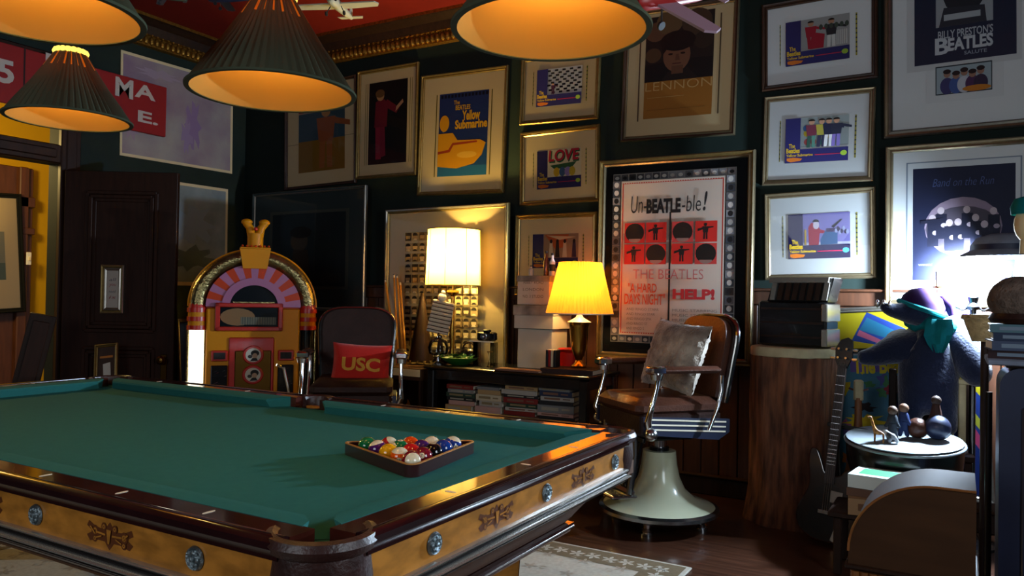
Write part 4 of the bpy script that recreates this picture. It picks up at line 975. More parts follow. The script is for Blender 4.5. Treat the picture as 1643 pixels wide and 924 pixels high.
# ------------------------------------------------------------------ console with books
CX0, CX1, CY0, CY1, CZ = -3.25, -1.98, 4.42, 4.93, .775
cn = thing('console_table', 'long black console table crowded with lamps and boxes, books below', 'table', ((CX0+CX1)/2, (CY0+CY1)/2, 0))
hx2, hy2 = (CX1-CX0)/2, (CY1-CY0)/2
b = MB(); b.box((0, 0, CZ-.012), (2*hx2, 2*hy2, .024), 'black_lacquer', bev=.005); b.box((0, -hy2-.002, CZ-.008), (2*hx2, .006, .006), 'brass_dark'); b.build('tabletop', cn)
b = MB(); b.box((0, 0, CZ-.06), (2*hx2-.06, 2*hy2-.06, .07), 'black_lacquer', bev=.004); b.build('apron', cn)
b = MB(); b.box((0, 0, .40), (2*hx2-.04, 2*hy2-.04, .025), 'dark_wood', bev=.004); b.build('shelf', cn)
for x in (-hx2+.05, hx2-.05):
    for y in (-hy2+.04, hy2-.04): b = MB(); b.box((x, y, (CZ-.03)/2), (.055, .055, CZ-.03), 'black_lacquer', bev=.006); b.build('leg', cn)
def book(name, label, cat, group, c, d, rz, cover, spine_mark=None, pages='ivory', rot=None):
    """lying book; spine towards local -y"""
    o = thing(name, label, cat, c, rz, group, rot)
    w, l, t = d; b = MB()
    b.box((0, .004, t/2), (w-.008, l-.008, t-.006), pages); b.build('pages', o)
    b = MB(); b.box((0, 0, .0018), (w, l, .0036), cover); b.box((0, 0, t-.0018), (w, l, .0036), cover); b.box((0, -l/2+.002, t/2), (w, .005, t), cover)
    if spine_mark and w > .12: P = Print(b, 0, t/2, w*.86, t*.6, -l/2-.0012); P.rect(.05, .15, .6, .85, spine_mark); P.rect(.7, .3, .95, .7, spine_mark)
    b.build('cover', o, False); return o
BC = [('cream', '#b0a48a'), ('brown', '#5a4230'), ('dark green', '#23382c'), ('grey', '#6e6e6c'), ('white', '#9a948a'), ('tan', '#9a7c52'), ('navy', '#1f2840'), ('red', '#6e1c18'), ('black', '#17171a'), ('pale pink', '#a8847a')]
random.seed(21)
stacks = [('first stack from the left', 737, [(4, .03), (1, .02), (5, .045), (9, .03), (8, .025), (2, .03), (3, .025), (7, .03)], .235),
          ('second stack from the left', 762, [(1, .03), (5, .03), (9, .045), (4, .04), (0, .04), (5, .03), (3, .02)], .2),
          ('third stack from the left', 808, [(8, .03), (1, .035), (7, .03), (4, .022), (2, .03), (7, .035), (8, .02), (4, .03), (5, .025)], .27),
          ('right hand stack', 860, [(1, .03), (7, .03), (8, .025), (9, .02), (3, .05), (8, .025), (4, .03), (6, .035), (3, .02)], .26)]
xs = [-2.98, -2.745, -2.5, -2.24]
for (nm, px, bl, w), x in zip(stacks, xs):
    z = .4135
    for i, (ci, t) in enumerate(bl):
        cn_, cc = BC[ci]; ww = w*random.uniform(.86, 1.0)
        ordw = ['lowest', 'second', 'third', 'fourth', 'fifth', 'sixth', 'seventh', 'eighth', 'topmost'][i] if i < len(bl)-1 else 'topmost'
        book('book', f'{cn_} book lying {ordw} {"up " if ordw not in ("lowest", "topmost") else ""}in the {nm} under the console', 'book', 'books stacked under the console', (x+random.uniform(-.012, .012), CY0+.16+random.uniform(-.01, .01), z), (ww, .2, t), random.uniform(-.09, .09), cc, random.choice(['#8a8474', '#6a4a3a', '#7a6a4c', None, None]))
        z += t+.0003
for i, (dx, cc, cl) in enumerate(((0, '#a8a294', 'pale'), (.045, '#8a7a5c', 'tan'), (.09, '#6a6a68', 'grey'))):
    o = thing('book', f'{cl} book standing upright right of the console legs', 'book', (-1.88+dx, 4.56, .0), 0, 'books standing beside the console')
    b = MB(); b.box((0, 0, .26+.02*i), (.032, .18, .52+.04*i), cc, bev=.003); b.build('cover', o); b = MB(); b.box((0, -.091, .3), (.02, .003, .3), 'ivory'); b.build('spine_label', o)
ct = thing('storage_box', 'tan box with a dark open front standing left of the console legs', 'box', (-3.44, 4.62, 0))
b = MB(); b.box((0, 0, .70), (.30, .34, .09), 'cabinet_wood', bev=.005); b.box((0, .1, .33), (.30, .12, .66), 'dark_wood'); b.box((-.14, 0, .33), (.02, .34, .66), 'dark_wood'); b.box((.14, 0, .33), (.02, .34, .66), 'dark_wood'); b.box((0, -.172, .71), (.28, .006, .05), 'mat_board'); b.build('body', ct)

# ------------------------------------------------------------------ cues
random.seed(4)
for i, (tx, ty, bx, lab) in enumerate(((618, 448, 655, 'pool cue leaning apart, leftmost of the bundle against the gold frame'), (632, 440, 645, 'pool cue second from the left in the leaning bundle'), (637, 441, 655, 'pool cue third from the left in the leaning bundle'), (642, 452, 660, 'rightmost pool cue of the leaning bundle'))):
    top = onY(tx, ty, 4.92); bot = onY(bx, 700, 4.60); d_ = (top-bot); tt = bot.z/-d_.z; bot = bot+d_*tt; bot.z = 0
    d_ = top-bot; o = thing('pool_cue', lab, 'pool cue', bot, 0, 'pool cues leaning by the console'); o.rotation_euler = d_.to_track_quat('Z', 'Y').to_euler(); L = d_.length
    b = MB(); b.lathe([(.0001, 0), (.014, .002), (.015, .02), (.0125, .5)], 'cue_dark' if i == 0 else 'oak_cue', 14); b.build('butt', o)
    b = MB(); b.lathe([(.0125, .5), (.0075, L-.03)], 'oak_cue', 14); b.build('shaft', o)
    b = MB(); b.lathe([(.0076, L-.03), (.0074, L-.008)], 'ivory', 12); b.lathe([(.007, L-.008), (.006, L), (.0001, L+.001)], 'navy', 12); b.build('tip', o)

# ------------------------------------------------------------------ lamps on the console
c = onY(728, 462, 4.75); R = 43*c.dot(CF)/FPX*1.0
zt_ = onY(726, 369, 4.75).z; zb_ = onY(729, 458, 4.75).z
dl = thing('table_lamp', 'lit table lamp with a cream drum shade on the console', 'lamp', (c.x, 4.74, CZ))
b = MB(); b.lathe([(R*1.02, zb_-CZ), (R*.96, zt_-CZ)], 'drum_shade_cloth', 48); sh = b.build('lamp_shade', dl)
b = MB()
for z, r_ in ((zb_-CZ, R*1.02), (zt_-CZ, R*.96)): b.tube([((r_+.001)*math.cos(a), (r_+.001)*math.sin(a), z) for a in [2*PI*i/48 for i in range(48)]], .004, 'brass_dark', 6, True)
for i in range(8): a = i*PI/4+.3; b.tube([((R*1.02)*math.cos(a), (R*1.02)*math.sin(a), zb_-CZ), ((R*.96)*math.cos(a), (R*.96)*math.sin(a), zt_-CZ)], .0022, 'brass_dark', 5)
b.build('shade_wire', dl)
hh = zb_-CZ
b = MB(); b.lathe([(.0001, 0), (.07, 0), (.075, .015), (.02, .04), (.014, .12), (.022, .2), (.014, .3), (.014, hh-.08), (.04, hh-.06), (.05, hh-.05), (.045, hh-.035), (.0001, hh-.03)], 'brass', 32); b.tube([(0, 0, hh-.03), (0, 0, hh+.12)], .008, 'brass', 8); b.build('base', dl)
b = MB(); b.sph((0, 0, hh+.17), .03, 'bulb_warm', 16); b.build('bulb', dl)
l = light('table_lamp_light', 'POINT', (0, 0, hh+.20), DRUM, (1, .7, .2), .035); l.parent = dl
c = onY(930, 495, 4.62); zt_ = onY(931, 421, 4.62).z; zb_ = onY(930, 503, 4.62).z; dp = c.dot(CF)
pl = thing('table_lamp', 'lit brass urn lamp with an amber pleated shade beside the large poster', 'lamp', (c.x, 4.62, CZ+.0345))
z0_ = CZ+.0345
n = 110; r0_, r1_ = 53.5*dp/FPX, 34*dp/FPX; vs = []
for i in range(n):
    a = 2*PI*i/n; w_ = 1+(.014 if i % 2 else -.014)
    vs += [(r0_*w_*math.cos(a), r0_*w_*math.sin(a), zb_-z0_), (r1_*w_*math.cos(a), r1_*w_*math.sin(a), zt_-z0_)]
b = MB(); b.add(vs, [(2*i, (2*i+2) % (2*n), (2*i+3) % (2*n), 2*i+1) for i in range(n)], 'pleat_shade_cloth'); b.build('pleated_shade', pl, ang=15)
b = MB(); b.tube([(r0_*math.cos(a), r0_*math.sin(a), zb_-z0_) for a in [2*PI*i/48 for i in range(48)]], .004, 'ivory', 6, True); b.build('shade_trim', pl)
hb = zb_-z0_
b = MB(); b.lathe([(.0001, 0), (.05, 0), (.055, .012), (.03, .03), (.02, .05), (.03, .07), (.05, .12), (.065, hb-.09), (.072, hb-.06), (.078, hb-.055)], 'brass', 32); b.build('urn', pl)
b = MB(); b.lathe([(.078, hb-.055), (.05, hb-.04), (.025, hb-.025), (.015, hb), (.01, hb+.06), (.0001, hb+.06)], 'ivory', 32); b.build('urn_lid', pl)
b = MB(); b.sph((-.03, 0, hb+.16), .026, 'bulb_warm', 14); b.sph((.04, 0, hb+.16), .026, 'bulb_warm', 14); b.build('bulb', pl)
l = light('urn_lamp_light', 'POINT', (.0, 0, hb+.165), PLEAT, (1, .62, .2), .04); l.parent = pl

# ------------------------------------------------------------------ things on the console
def put(px, py, Y): p_ = onY(px, py, Y); return Vector((p_.x, Y, CZ+.0005))
p_ = put(868, 560, 4.78); sc_ = 5.1/FPX
def carton(name, label, x, z, w, d, h, m, lid=None, loc=None, dx=0, text=None):
    o = thing(name, label, 'box', (p_.x+x, 4.80, z), random.uniform(-.05, .05), 'boxes stacked on the console')
    b = MB(); b.box((0, 0, h/2), (w, d, h), m, bev=.003); b.build('body', o)
    if lid: b = MB(); b.box((0, 0, h-lid/2+.001), (w+.012, d+.012, lid), 'marble', bev=.003); b.build('lid', o)
    if text:
        b = MB(); P = Print(b, 0, h/2, w*.8, h*.8, -d/2-.001)
        for i, t_ in enumerate(text): P.text(t_, .1, .78-i*.3, .9, .9-i*.3, '#5a5248', 0)
        b.build('printing', o, False)
    return z+h+.002
z = carton('storage_box', 'tall white marbled carton at the bottom of the box stack beside the urn lamp', 0, CZ+.0005, .27, .22, .27, 'box_white', None)
z = carton('storage_box', 'white carton with a grey marbled lid in the middle of the box stack', -.0, z, .31, .26, .16, 'box_white', .07)
z = carton('storage_box', 'white printed carton on top of the box stack', -.02, z+.001, .25, .22, .20, 'box_white', .04, text=['ABBEY ROAD', 'LONDON', 'NO. 3 STUDIO'])
zt2 = z+.001
for (px, h_, m_, lb) in ((852, .07, 'box_white', 'tiny pale bottle at the left on the box stack'), (876, .17, 'cue_dark', 'tall brown bottle on top of the box stack'), (886, .155, 'mat_white', 'white labelled bottle on top of the box stack, right of the brown one')):
    q = onY(px, 440, 4.76); o = thing('bottle', lb, 'bottle', (q.x, 4.76, zt2), 0, 'bottles on the box stack')
    b = MB(); b.lathe([(.0001, 0), (.018, 0), (.02, .01), (.02, h_*.6), (.009, h_*.75), (.008, h_*.92)], m_, 18); b.build('glass_body', o)
    b = MB(); b.lathe([(.0095, h_*.9), (.0095, h_), (.0001, h_)], 'black_rubber', 12); b.build('cap', o)
    if px == 886: b = MB(); b.lathe([(.0205, h_*.2), (.0205, h_*.5)], 'black_rubber', 18); b.build('bottle_label', o)
q = onY(909, 570, 4.70)
o = thing('red_tin', 'red tin with a rounded lid, left of the brass urn lamp', 'tin', (q.x-.0, 4.735, CZ+.001), .06)
b = MB(); b.box((0, 0, .066), (.12, .1, .13), 'tin_red', bev=.012); b.build('body', o); b = MB(); b.box((0, 0, .14), (.13, .11, .02), 'tin_red', bev=.008); b.build('lid', o)
q = onY(893, 570, 4.6)
for i, (cc, cl) in enumerate((('#1a1a1c', 'black'), ('#8a1a14', 'dark red'), ('#b8a888', 'cream'), ('#141416', 'second black'))):
    o = thing('small_book', f'{cl} thin book standing upright before the red tin', 'book', (q.x-.035+i*.019, 4.56, CZ+.035), 0, 'thin books before the red tin')
    b = MB(); b.box((0, 0, .055), (.016, .07, .11), cc, bev=.002); b.build('cover', o, False); b = MB(); b.box((0, .002, .1105), (.011, .06, .002), 'ivory'); b.build('pages', o, False)
q = onY(905, 590, 4.5)
book('album', 'large brown album lying under the brass urn lamp', 'book', None, (-2.17, 4.60, CZ+.0005), (.36, .27, .032), .05, '#2c1814', None)
book('magazine', 'thin brown picture book hanging over the console edge, right part', 'book', None, (-2.50, 4.47, CZ+.0005), (.34, .12, .012), -.02, '#6a4a3c', None)
# bowl of leaves
q = put(737, 580, 4.58); o = thing('leaf_bowl', 'low green glass bowl of leaves on the console', 'bowl', q)
b = MB(); b.lathe([(.0001, .004), (.05, .0), (.06, .004), (.12, .04), (.135, .055), (.13, .056), (.11, .042), (.05, .012), (.0001, .012)], 'leaf_green', 32); b.build('bowl', o)
random.seed(9)
b = MB()
for i in range(46):
    a = random.random()*2*PI; r_ = random.random()*.11; X = T(r_*math.cos(a), r_*math.sin(a), .045+random.random()*.03) @ rotm(random.uniform(-.6, .6), random.uniform(-.6, .6), random.random()*6)
    b.add([(0, -.03, 0), (.012, -.008, .004), (.01, .015, .004), (0, .03, 0), (-.01, .015, .004), (-.012, -.008, .004)], [(0, 1, 2, 3, 4, 5)], 'leaf_green', X)
b.build('leaves', o)['kind'] = 'stuff'
# glass dome
q = put(703, 580, 4.53); o = thing('glass_dome', 'clear glass dome on a silver foot, left end of the console', 'glass dome', q)
b = MB(); b.lathe([(.0001, 0), (.04, 0), (.042, .01), (.015, .025), (.012, .05), (.03, .06)], 'chrome_worn', 24); b.build('foot', o)
b = MB(); b.lathe([(.03, .06), (.065, .075), (.075, .12), (.06, .165), (.02, .19), (.008, .2), (.012, .215), (.0001, .225)], 'clear_glass', 28); b.build('dome', o)
# ribbed cream panel with a round knob
q = put(706, 560, 4.66); o = thing('ribbed_ornament', 'tilted cream ribbed panel with a round knob, in front of the drum lamp', 'ornament', q, .3)
b = MB(); b.lathe([(.05, 0), (.055, .01), (.03, .05), (.012, .2)], 'dark_wood', 20); b.build('stand', o)
b = MB(); X = T(0, 0, .33) @ rotm(0, .2, .2); b.box((0, 0, 0), (.16, .02, .24), 'box_white', X, .006)
for i in range(17): b.tube([X @ Vector((-.08, -.013, -.112+i*.014)), X @ Vector((.08, -.013, -.112+i*.014))], .0035, 'cabinet_wood' if i % 2 else 'box_white', 6)
b.build('ribbed_panel', o); b = MB(); b.sph(tuple(X @ Vector((-.02, 0, .145))), .032, 'ivory', 16); b.sph(tuple(X @ Vector((-.02, 0, .18))), .018, 'ivory', 12); b.build('knob', o)
q = put(676, 560, 4.76); o = thing('wooden_cone', 'tall dark brown wooden cone behind the glass dome', 'ornament', q)
b = MB(); b.lathe([(.0001, 0), (.095, 0), (.09, .03), (.05, .28), (.012, .5), (.0001, .51)], 'dark_wood', 28); b.build('cone', o)
# camera on a clear stand
q = put(779, 575, 4.64); o = thing('clear_stand', 'small clear glass side stand on the console, holding the black camera', 'stand', q)
for s_ in (-1, 1): b = MB(); b.box((s_*.07, 0, .085), (.006, .1, .17), 'clear_glass'); b.build('glass_leg', o)
b = MB(); b.box((0, 0, .174), (.2, .12, .008), 'clear_glass'); b.box((0, -.06, .174), (.2, .003, .008), 'ivory'); b.build('glass_shelf', o)
o = thing('film_camera', 'old black camera on the clear stand behind the bowl of leaves', 'camera', q+Vector((.01, 0, .1785)), .1)
b = MB(); b.box((0, 0, .03), (.14, .05, .06), 'black_lacquer', bev=.008); b.box((0, 0, .068), (.05, .045, .02), 'black_lacquer', bev=.006); b.build('body', o)
b = MB(); b.lathe([(.024, 0), (.024, .03), (.018, .032), (.0001, .026)], 'chrome_worn', 20, T(0, -.025, .03) @ rotm(PI/2)); b.build('lens', o)
q = put(768, 580, 4.52); o = thing('hourglass', 'small gold and glass hourglass under the clear stand', 'hourglass', Vector((q.x+.03, 4.62, CZ+.001)))
for z_ in (0, .1): b = MB(); b.lathe([(.022, z_), (.022, z_+.006)], 'brass', 16, cap=True); b.build('cap', o)
b = MB(); b.lathe([(.018, .006), (.004, .053), (.018, .1)], 'clear_glass', 16); b.build('glass', o)
o = thing('dark_purse', 'dark rounded leather case on the console beneath the drum lamp', 'case', put(752, 570, 4.78))
b = MB(); b.sph((0, 0, .055), .075, 'black_lacquer', 20, sc=(1.1, .6, .75)); b.build('body', o); b = MB(); b.tube([(.05*math.cos(a), 0, .1+.05*math.sin(a)) for a in [PI*i/10 for i in range(11)]], .006, 'leather_dark', 8); b.build('strap', o)
# ------------------------------------------------------------------ stump and accordion
SX, SY, SR, SH = -.835, 4.76, .235, 1.0
o = thing('tree_stump', 'tall carved tree stump pedestal with a pale top, under the accordion', 'stump', (SX, SY, 0))
random.seed(5); n = 56; rows = 16; vs = []
for i in range(n):
    a = 2*PI*i/n
    for j in range(rows+1):
        z = j/rows*(SH-.05); fl = 1+.16*max(0, 1-z/.35)**2; rr = SR*(fl+.03*math.sin(a*9+z*3)+.018*math.sin(a*23+z*9)); vs.append((rr*math.cos(a), rr*math.sin(a), z))
b = MB(); K = rows+1; b.add(vs, [(i*K+j, ((i+1) % n)*K+j, ((i+1) % n)*K+j+1, i*K+j+1) for i in range(n) for j in range(rows)], 'bark'); b.build('bark', o, ang=80)
b = MB(); b.lathe([(SR*.99, SH-.055), (SR*1.03, SH-.05), (SR*1.03, SH-.01), (SR, SH), (.0001, SH)], 'stump_top', 48); b.build('top_slab', o)
ac = thing('accordion', 'old black and silver accordion resting on the tree stump', 'accordion', (SX+.02, SY-.0, SH+.001), math.radians(-12))
b = MB(); b.box((0, 0, .135), (.40, .19, .26), 'black_lacquer', bev=.012)
for k in range(3): b.box((0, -.097, .06+k*.08), (.36, .004, .012), 'dark_wood')
for i in range(9): b.sph((-.06+i*.014, -.097, .075), .004, 'brass', 6)
b.build('body', ac)
b = MB(); X = T(-.0, -.01, .27) @ rotm(0, .0, 0)
for i in range(8):
    x = -.13+i*.043; b.prism([(x, 0), (x+.028, 0), (x+.045, .1), (x+.017, .1)], -.085, .085, 'silver_line' if i in (0, 7) else 'dark_wood', X)
b.prism([(-.15, -.01), (.20, -.01), (.235, .125), (-.11, .125)], -.07, .07, 'black_lacquer', X); b.build('bellows', ac)
b = MB(); b.prism([(-.13, .10), (.21, .10), (.215, .13), (-.125, .13)], -.095, .095, 'silver_line', X); b.build('silver_strip', ac)
b = MB()
for z in (.06, .2): b.box((.19, -.0, z), (.035, .205, .1), 'silver_line', bev=.004)
b.build('corner_mount', ac)

# ------------------------------------------------------------------ small structures in the right corner
# floor cabinet with a rounded shoulder
A = onY(1360, 905, 2.62); B3 = onY(1566, 905, 2.62); top = onY(1500, 783, 2.62).z
w = B3.x-A.x; h = top; cb = thing('rounded_cabinet', 'low brown cabinet with one rounded shoulder and fluted lower front', 'cabinet', ((A.x+B3.x)/2, 2.78, 0))
hf_ = A.z
pl_ = [(-w/2, hf_), (w/2, hf_), (w/2, h), (-w/2+.24, h)]+[(-w/2+.24+.24*math.cos(a), hf_+.04+(h-hf_-.04)*math.sin(a)) for a in [PI/2+i*PI/2/14 for i in range(1, 15)]]
b = MB(); b.prism(pl_, -.15, .15, 'cabinet_wood'); b.build('top_case', cb, ang=25)
b = MB(); b.tube([(p[0], -.152, p[1]) for p in pl_[2:]], .004, 'flute_wood', 6); b.box((0, -.0, hf_-.006), (w+.02, .32, .014), 'dark_wood', bev=.003); b.build('edge_trim', cb)
b = MB(); b.box((0, 0, hf_/2-.006), (w-.02, .28, hf_-.012), 'dark_wood')
for i in range(13): b.cyl((-w/2+.02+i*(w-.04)/12, -.142, .02), .014, hf_-.04, 'flute_wood', 10)
b.build('fluted_front', cb)
# low stool with books
sl = thing('stool', 'low dark stool holding the green topped book pile', 'stool', (-.30, 4.03, 0))
b = MB(); b.box((0, 0, .28), (.44, .32, .03), 'dark_wood', bev=.006); b.build('seat', sl)
for x in (-.18, .18):
    for y in (-.12, .12): b = MB(); b.box((x, y, .133), (.035, .035, .265), 'dark_wood', bev=.004); b.build('leg', sl)
z = .296
q = onY(1430, 790, 3.98)
book('book', 'thick tan book at the bottom of the pile on the low stool', 'book', 'books piled on the low stool', (q.x, 4.0, z), (.37, .26, .075), .12, '#8a6a48', '#5a3c24'); z += .076
book('book', 'brown middle book of the pile on the low stool', 'book', 'books piled on the low stool', (q.x+.0, 4.01, z), (.35, .24, .035), -.05, '#5c4030', None); z += .036
gb = book('book', 'thick white and green book on top of the pile on the low stool', 'book', 'books piled on the low stool', (q.x-.01, 4.0, z), (.31, .22, .06), -.12, '#c4cec8', None, 'cabinet_wood')
b = MB(); b.box((-.03, 0, .0605), (.18, .13, .001), '#1f7a4a'); b.box((.1, -.0, .0605), (.07, .06, .0012), '#c8c8a0'); b.build('cover_art', gb)
# drum with pale skin
dc = onY(1450, 700, 4.40); dd = thing('drum', 'round dark drum with a pale skin, standing before the plush figure', 'drum', (dc.x, 4.40, 0), 0)
rt = T(0, 0, .56) @ rotm(.10)
b = MB(); b.lathe([(.24, -.2), (.265, -.1), (.27, 0), (.262, .012)], 'black_lacquer', 40, rt); b.build('shell', dd)
b = MB(); b.lathe([(.262, .012), (.268, .02), (.255, .022), (.0001, .018)], 'skin_drum', 40, rt); b.build('drum_skin', dd)
b = MB(); b.tube([rt @ Vector((.272*math.cos(a), .272*math.sin(a), .004)) for a in [2*PI*i/48 for i in range(48)]], .007, 'skin_drum', 8, True); b.build('hoop', dd)
for i in range(3):
    a = .5+i*2*PI/3; b = MB(); b.tube([(.18*math.cos(a), .18*math.sin(a), .4), (.2*math.cos(a), .2*math.sin(a), .15), (.26*math.cos(a), .26*math.sin(a), .008)], .01, 'chrome_worn', 8); b.build('leg', dd)
zt3 = (rt @ Vector((0, 0, .02))).z
gq = onY(1405, 700, 4.26); gz = (rt @ Vector((0, 4.26-4.40, .021))).z+.002
g = thing('giraffe_figurine', 'tiny spotted giraffe figurine on the drum skin', 'figurine', (gq.x, 4.26, gz))
pts = [(0, 0, .05), (.035, 0, .05), (-.012, 0, .085), (-.022, 0, .125), (-.04, 0, .122)]+[(x, y, .002) for x in (-.004, .035) for y in (-.008, .008)]+[(x, y, .045) for x in (-.004, .035) for y in (-.006, .006)]
skin('giraffe_body', pts, [(0, 1), (0, 2), (2, 3), (3, 4), (0, 9), (0, 10), (1, 11), (1, 12), (9, 5), (10, 6), (11, 7), (12, 8)], [.013, .012, .007, .006, .005, .004, .004, .004, .004, .005, .005, .005, .005], 'giraffe', g, 1)
g = thing('cow_figurine', 'tiny black and white figurine next to the giraffe on the drum', 'figurine', (gq.x+.06, 4.28, gz+.0))
mat('cow', srgb('#c8ccd0'), .5, col2=srgb('#101014'), nscale=30)
skin('cow_body', [(0, 0, .035), (.035, 0, .035), (-.02, 0, .06), (-.035, 0, .055), (0, -.01, .002), (0, .01, .002), (.035, -.01, .002), (.035, .01, .002)], [(0, 1), (0, 2), (2, 3), (0, 4), (0, 5), (1, 6), (1, 7)], [.016, .016, .01, .008, .005, .005, .005, .005], 'cow', g, 1)
# cluster of toys and small dolls behind the drum
random.seed(31)
toys = [(1432, 672, '#2a3038', 'dark grey'), (1450, 668, '#20305a', 'dark blue'), (1502, 655, '#3a2018', 'dark brown'), (1470, 655, '#28203c', 'violet'), (1536, 690, '#1c2430', 'black'), (1440, 655, '#5a2418', 'red brown'), (1462, 690, '#5a3a24', 'brown'), (1490, 672, '#1f2c50', 'blue'), (1478, 700, '#7a5236', 'tan'), (1512, 680, '#5a2436', 'dark red'), (1525, 650, '#5a6066', 'grey')]
for i, (px, py, cc, cl) in enumerate(toys[:3]):
    Y = 4.34+.06*(i % 3); q = onY(px, py, Y); zz = (rt @ Vector((0, Y-4.40, .021))).z+.002; X_ = q.x
    g = thing('small_doll', f'small {cl} doll standing on the drum, before the plush figure', 'doll', (X_, Y, zz), 0, 'small dolls on the drum'); hgt = max(.1, q.z-zz+.05)
    mk = 'ink_'+cc.lstrip('#'); ink(cc); M[mk] = _pc[(cc, .6)]
    skin('doll_body', [(0, 0, hgt*.45), (0, 0, hgt*.68), (0, 0, hgt*.9), (-.02, 0, .004), (.02, 0, .004), (-.035, -.01, hgt*.4), (.035, -.01, hgt*.4)], [(0, 1), (1, 2), (0, 3), (0, 4), (1, 5), (1, 6)], [.018, .02, .02, .01, .01, .008, .008], mk, g, 1)
    b = MB(); b.sph((0, 0, hgt*.95), .024, ['#5a4436', '#7a5a44', '#3a2a22'][i % 3], 12); b.build('head', g)

for px, py, r_, m_, lb in ((1472, 694, .05, 'leather', 'round brown ball on the drum skin'), (1505, 690, .06, 'navy', 'larger dark blue ball on the drum skin')):
    q = onY(px, py, 4.42); zz = (rt @ Vector((0, .02, .021))).z+.004
    o = thing('toy_ball', lb, 'ball', (q.x, 4.42, zz+r_)); b = MB(); b.sph((0, 0, 0), r_, m_, 24); b.build('ball_skin', o); b = MB(); b.tube([((r_+.0005)*math.cos(a), 0, (r_+.0005)*math.sin(a)) for a in [2*PI*i/32 for i in range(32)]], .002, 'black_rubber', 5, True); b.build('seam', o)
# ------------------------------------------------------------------ framed bright poster behind the plush figure
def d_pop(P):
    P.rect(0, 0, 1, 1, '#c9b81a'); P.poly([(.0, .6), (.1, .62), (.1, 1), (.0, 1)], '#c9b81a')
    P.poly([(.14, .84), (.26, 1.0), (.52, .9), (.4, .8)], '#2a4a9c'); P.poly([(.2, .9), (.26, .97), (.5, .87), (.46, .83)], '#2a7a9c'); P.poly([(.18, .87), (.2, .9), (.4, .82), (.36, .81)], '#c86a8a')
    P.poly([(.68, 1), (.76, 1), (1, .55), (1, .68)], '#1f8a96'); P.poly([(.78, 1), (1, 1), (1, .84), (.9, .8)], '#6a5aa0'); P.poly([(.78, .0), (1, .0), (1, .5), (.9, .6), (.8, .6)], '#1f3c8a'); P.poly([(.8, .42), (.84, .48), (.98, .28), (.95, .24)], '#c84a7a'); P.poly([(.82, .5), (.88, .5), (1, .36), (1, .3)], '#b8b83a')
    P.rect(.0, .0, .76, .795, '#14161c'); P.rect(.0, .0, .735, .765, '#9aa0a8'); P.rect(.0, .0, .72, .755, '#4a86a0')
    random.seed(77)
    for i in range(46): u, v = .0+.7*random.random(), .02+.7*random.random(); blot(P, random.choice(['#5a5aa0', '#b86a96', '#3c9aa0', '#c8b41a', '#3c3c6a', '#8a2c3c', '#4a8a5a', '#c87a2a']), 12, u, v, .03+.04*random.random(), .02+.04*random.random(), i)
    P.rect(.12, .66, .42, .73, '#6a5aa8'); P.text('The Beatles', .14, .65, .6, .74, '#d8c41c', .04)
    blot(P, '#d8c41c', 26, .2, .38, .17, .05, 1); blot(P, '#1a1418', 16, .2, .46, .1, .035, 2); blot(P, '#d8c41c', 20, .36, .3, .08, .05, 4)
picture('large bright framed poster of yellow and blue shapes behind the plush figure', [(1335, 492), (1585, 487), (1585, 800), (1335, 790)], BACK-.0, .03, 'frame_silver', None, 'mat_dark', [(1343, 500), (1580, 496), (1580, 790), (1343, 780)], d_pop, off=.06)

# ------------------------------------------------------------------ seated plush figure on a wooden chair
PY = 4.79
def pp(px, py, Y=PY): q = onY(px, py, Y); return Vector((q.x, Y, q.z))
base = pp(1490, 640); base.z = 0
wc = thing('wooden_chair', 'dark wooden armchair under the plush figure, its pale arm rail showing', 'chair', (base.x, PY+.03, 0), .05)
b = MB(); b.box((0, 0, .46), (.42, .30, .04), 'dark_wood', bev=.008); b.build('seat', wc)
for x in (-.18, .18):
    for y in (-.12, .12): b = MB(); b.box((x, y, .22), (.04, .04, .44), 'dark_wood', bev=.005); b.build('leg', wc)
b = MB(); b.box((-.18, .13, .68), (.04, .035, .42), 'dark_wood', bev=.005); b.box((.18, .13, .68), (.04, .035, .42), 'dark_wood', bev=.005); b.box((0, .13, .8), (.36, .025, .1), 'leather_dark', bev=.006); b.box((0, .13, .62), (.36, .025, .08), 'leather_dark', bev=.006); b.build('backrest', wc)
b = MB(); b.box((.12, -.14, .86), (.24, .03, .03), 'stump_top', bev=.005); b.box((.15, -.14, .67), (.035, .03, .36), 'stump_top', bev=.005); b.build('arm_rail', wc)
pf = thing('plush_figure', 'big dark blue stuffed animal in a purple cap and teal scarf', 'stuffed toy', (base.x, PY, .482))
def L3(px, py, dy=0): q = pp(px, py, PY+dy); return (q.x-base.x, dy, q.z-.482)
pts = [L3(1490, 640), L3(1494, 590), L3(1500, 548, .02), L3(1492, 520, 0), L3(1478, 505, -.05), L3(1470, 500, -.08), L3(1445, 500, -.12), L3(1425, 497, -.15), L3(1412, 488, -.17),
       L3(1462, 550, -.03), L3(1432, 560, -.08), L3(1405, 572, -.12), L3(1375, 574, -.15),
       L3(1530, 535, 0), L3(1552, 565, -.05), L3(1570, 605, -.1), L3(1585, 612, -.13),
       L3(1462, 650, -.1), L3(1455, 700, -.16), L3(1515, 650, -.1), L3(1520, 700, -.16)]
skin('stuffed_body', pts, [(0, 1), (1, 2), (2, 3), (3, 4), (4, 5), (5, 6), (6, 7), (7, 8), (2, 9), (9, 10), (10, 11), (11, 12), (2, 13), (13, 14), (14, 15), (15, 16), (0, 17), (17, 18), (0, 19), (19, 20)],
     [.14, .165, .15, .095, .085, .085, .05, .038, .018, .1, .085, .06, .035, .125, .11, .085, .04, .07, .05, .07, .05], 'plush_blue', pf, 2)
b = MB()
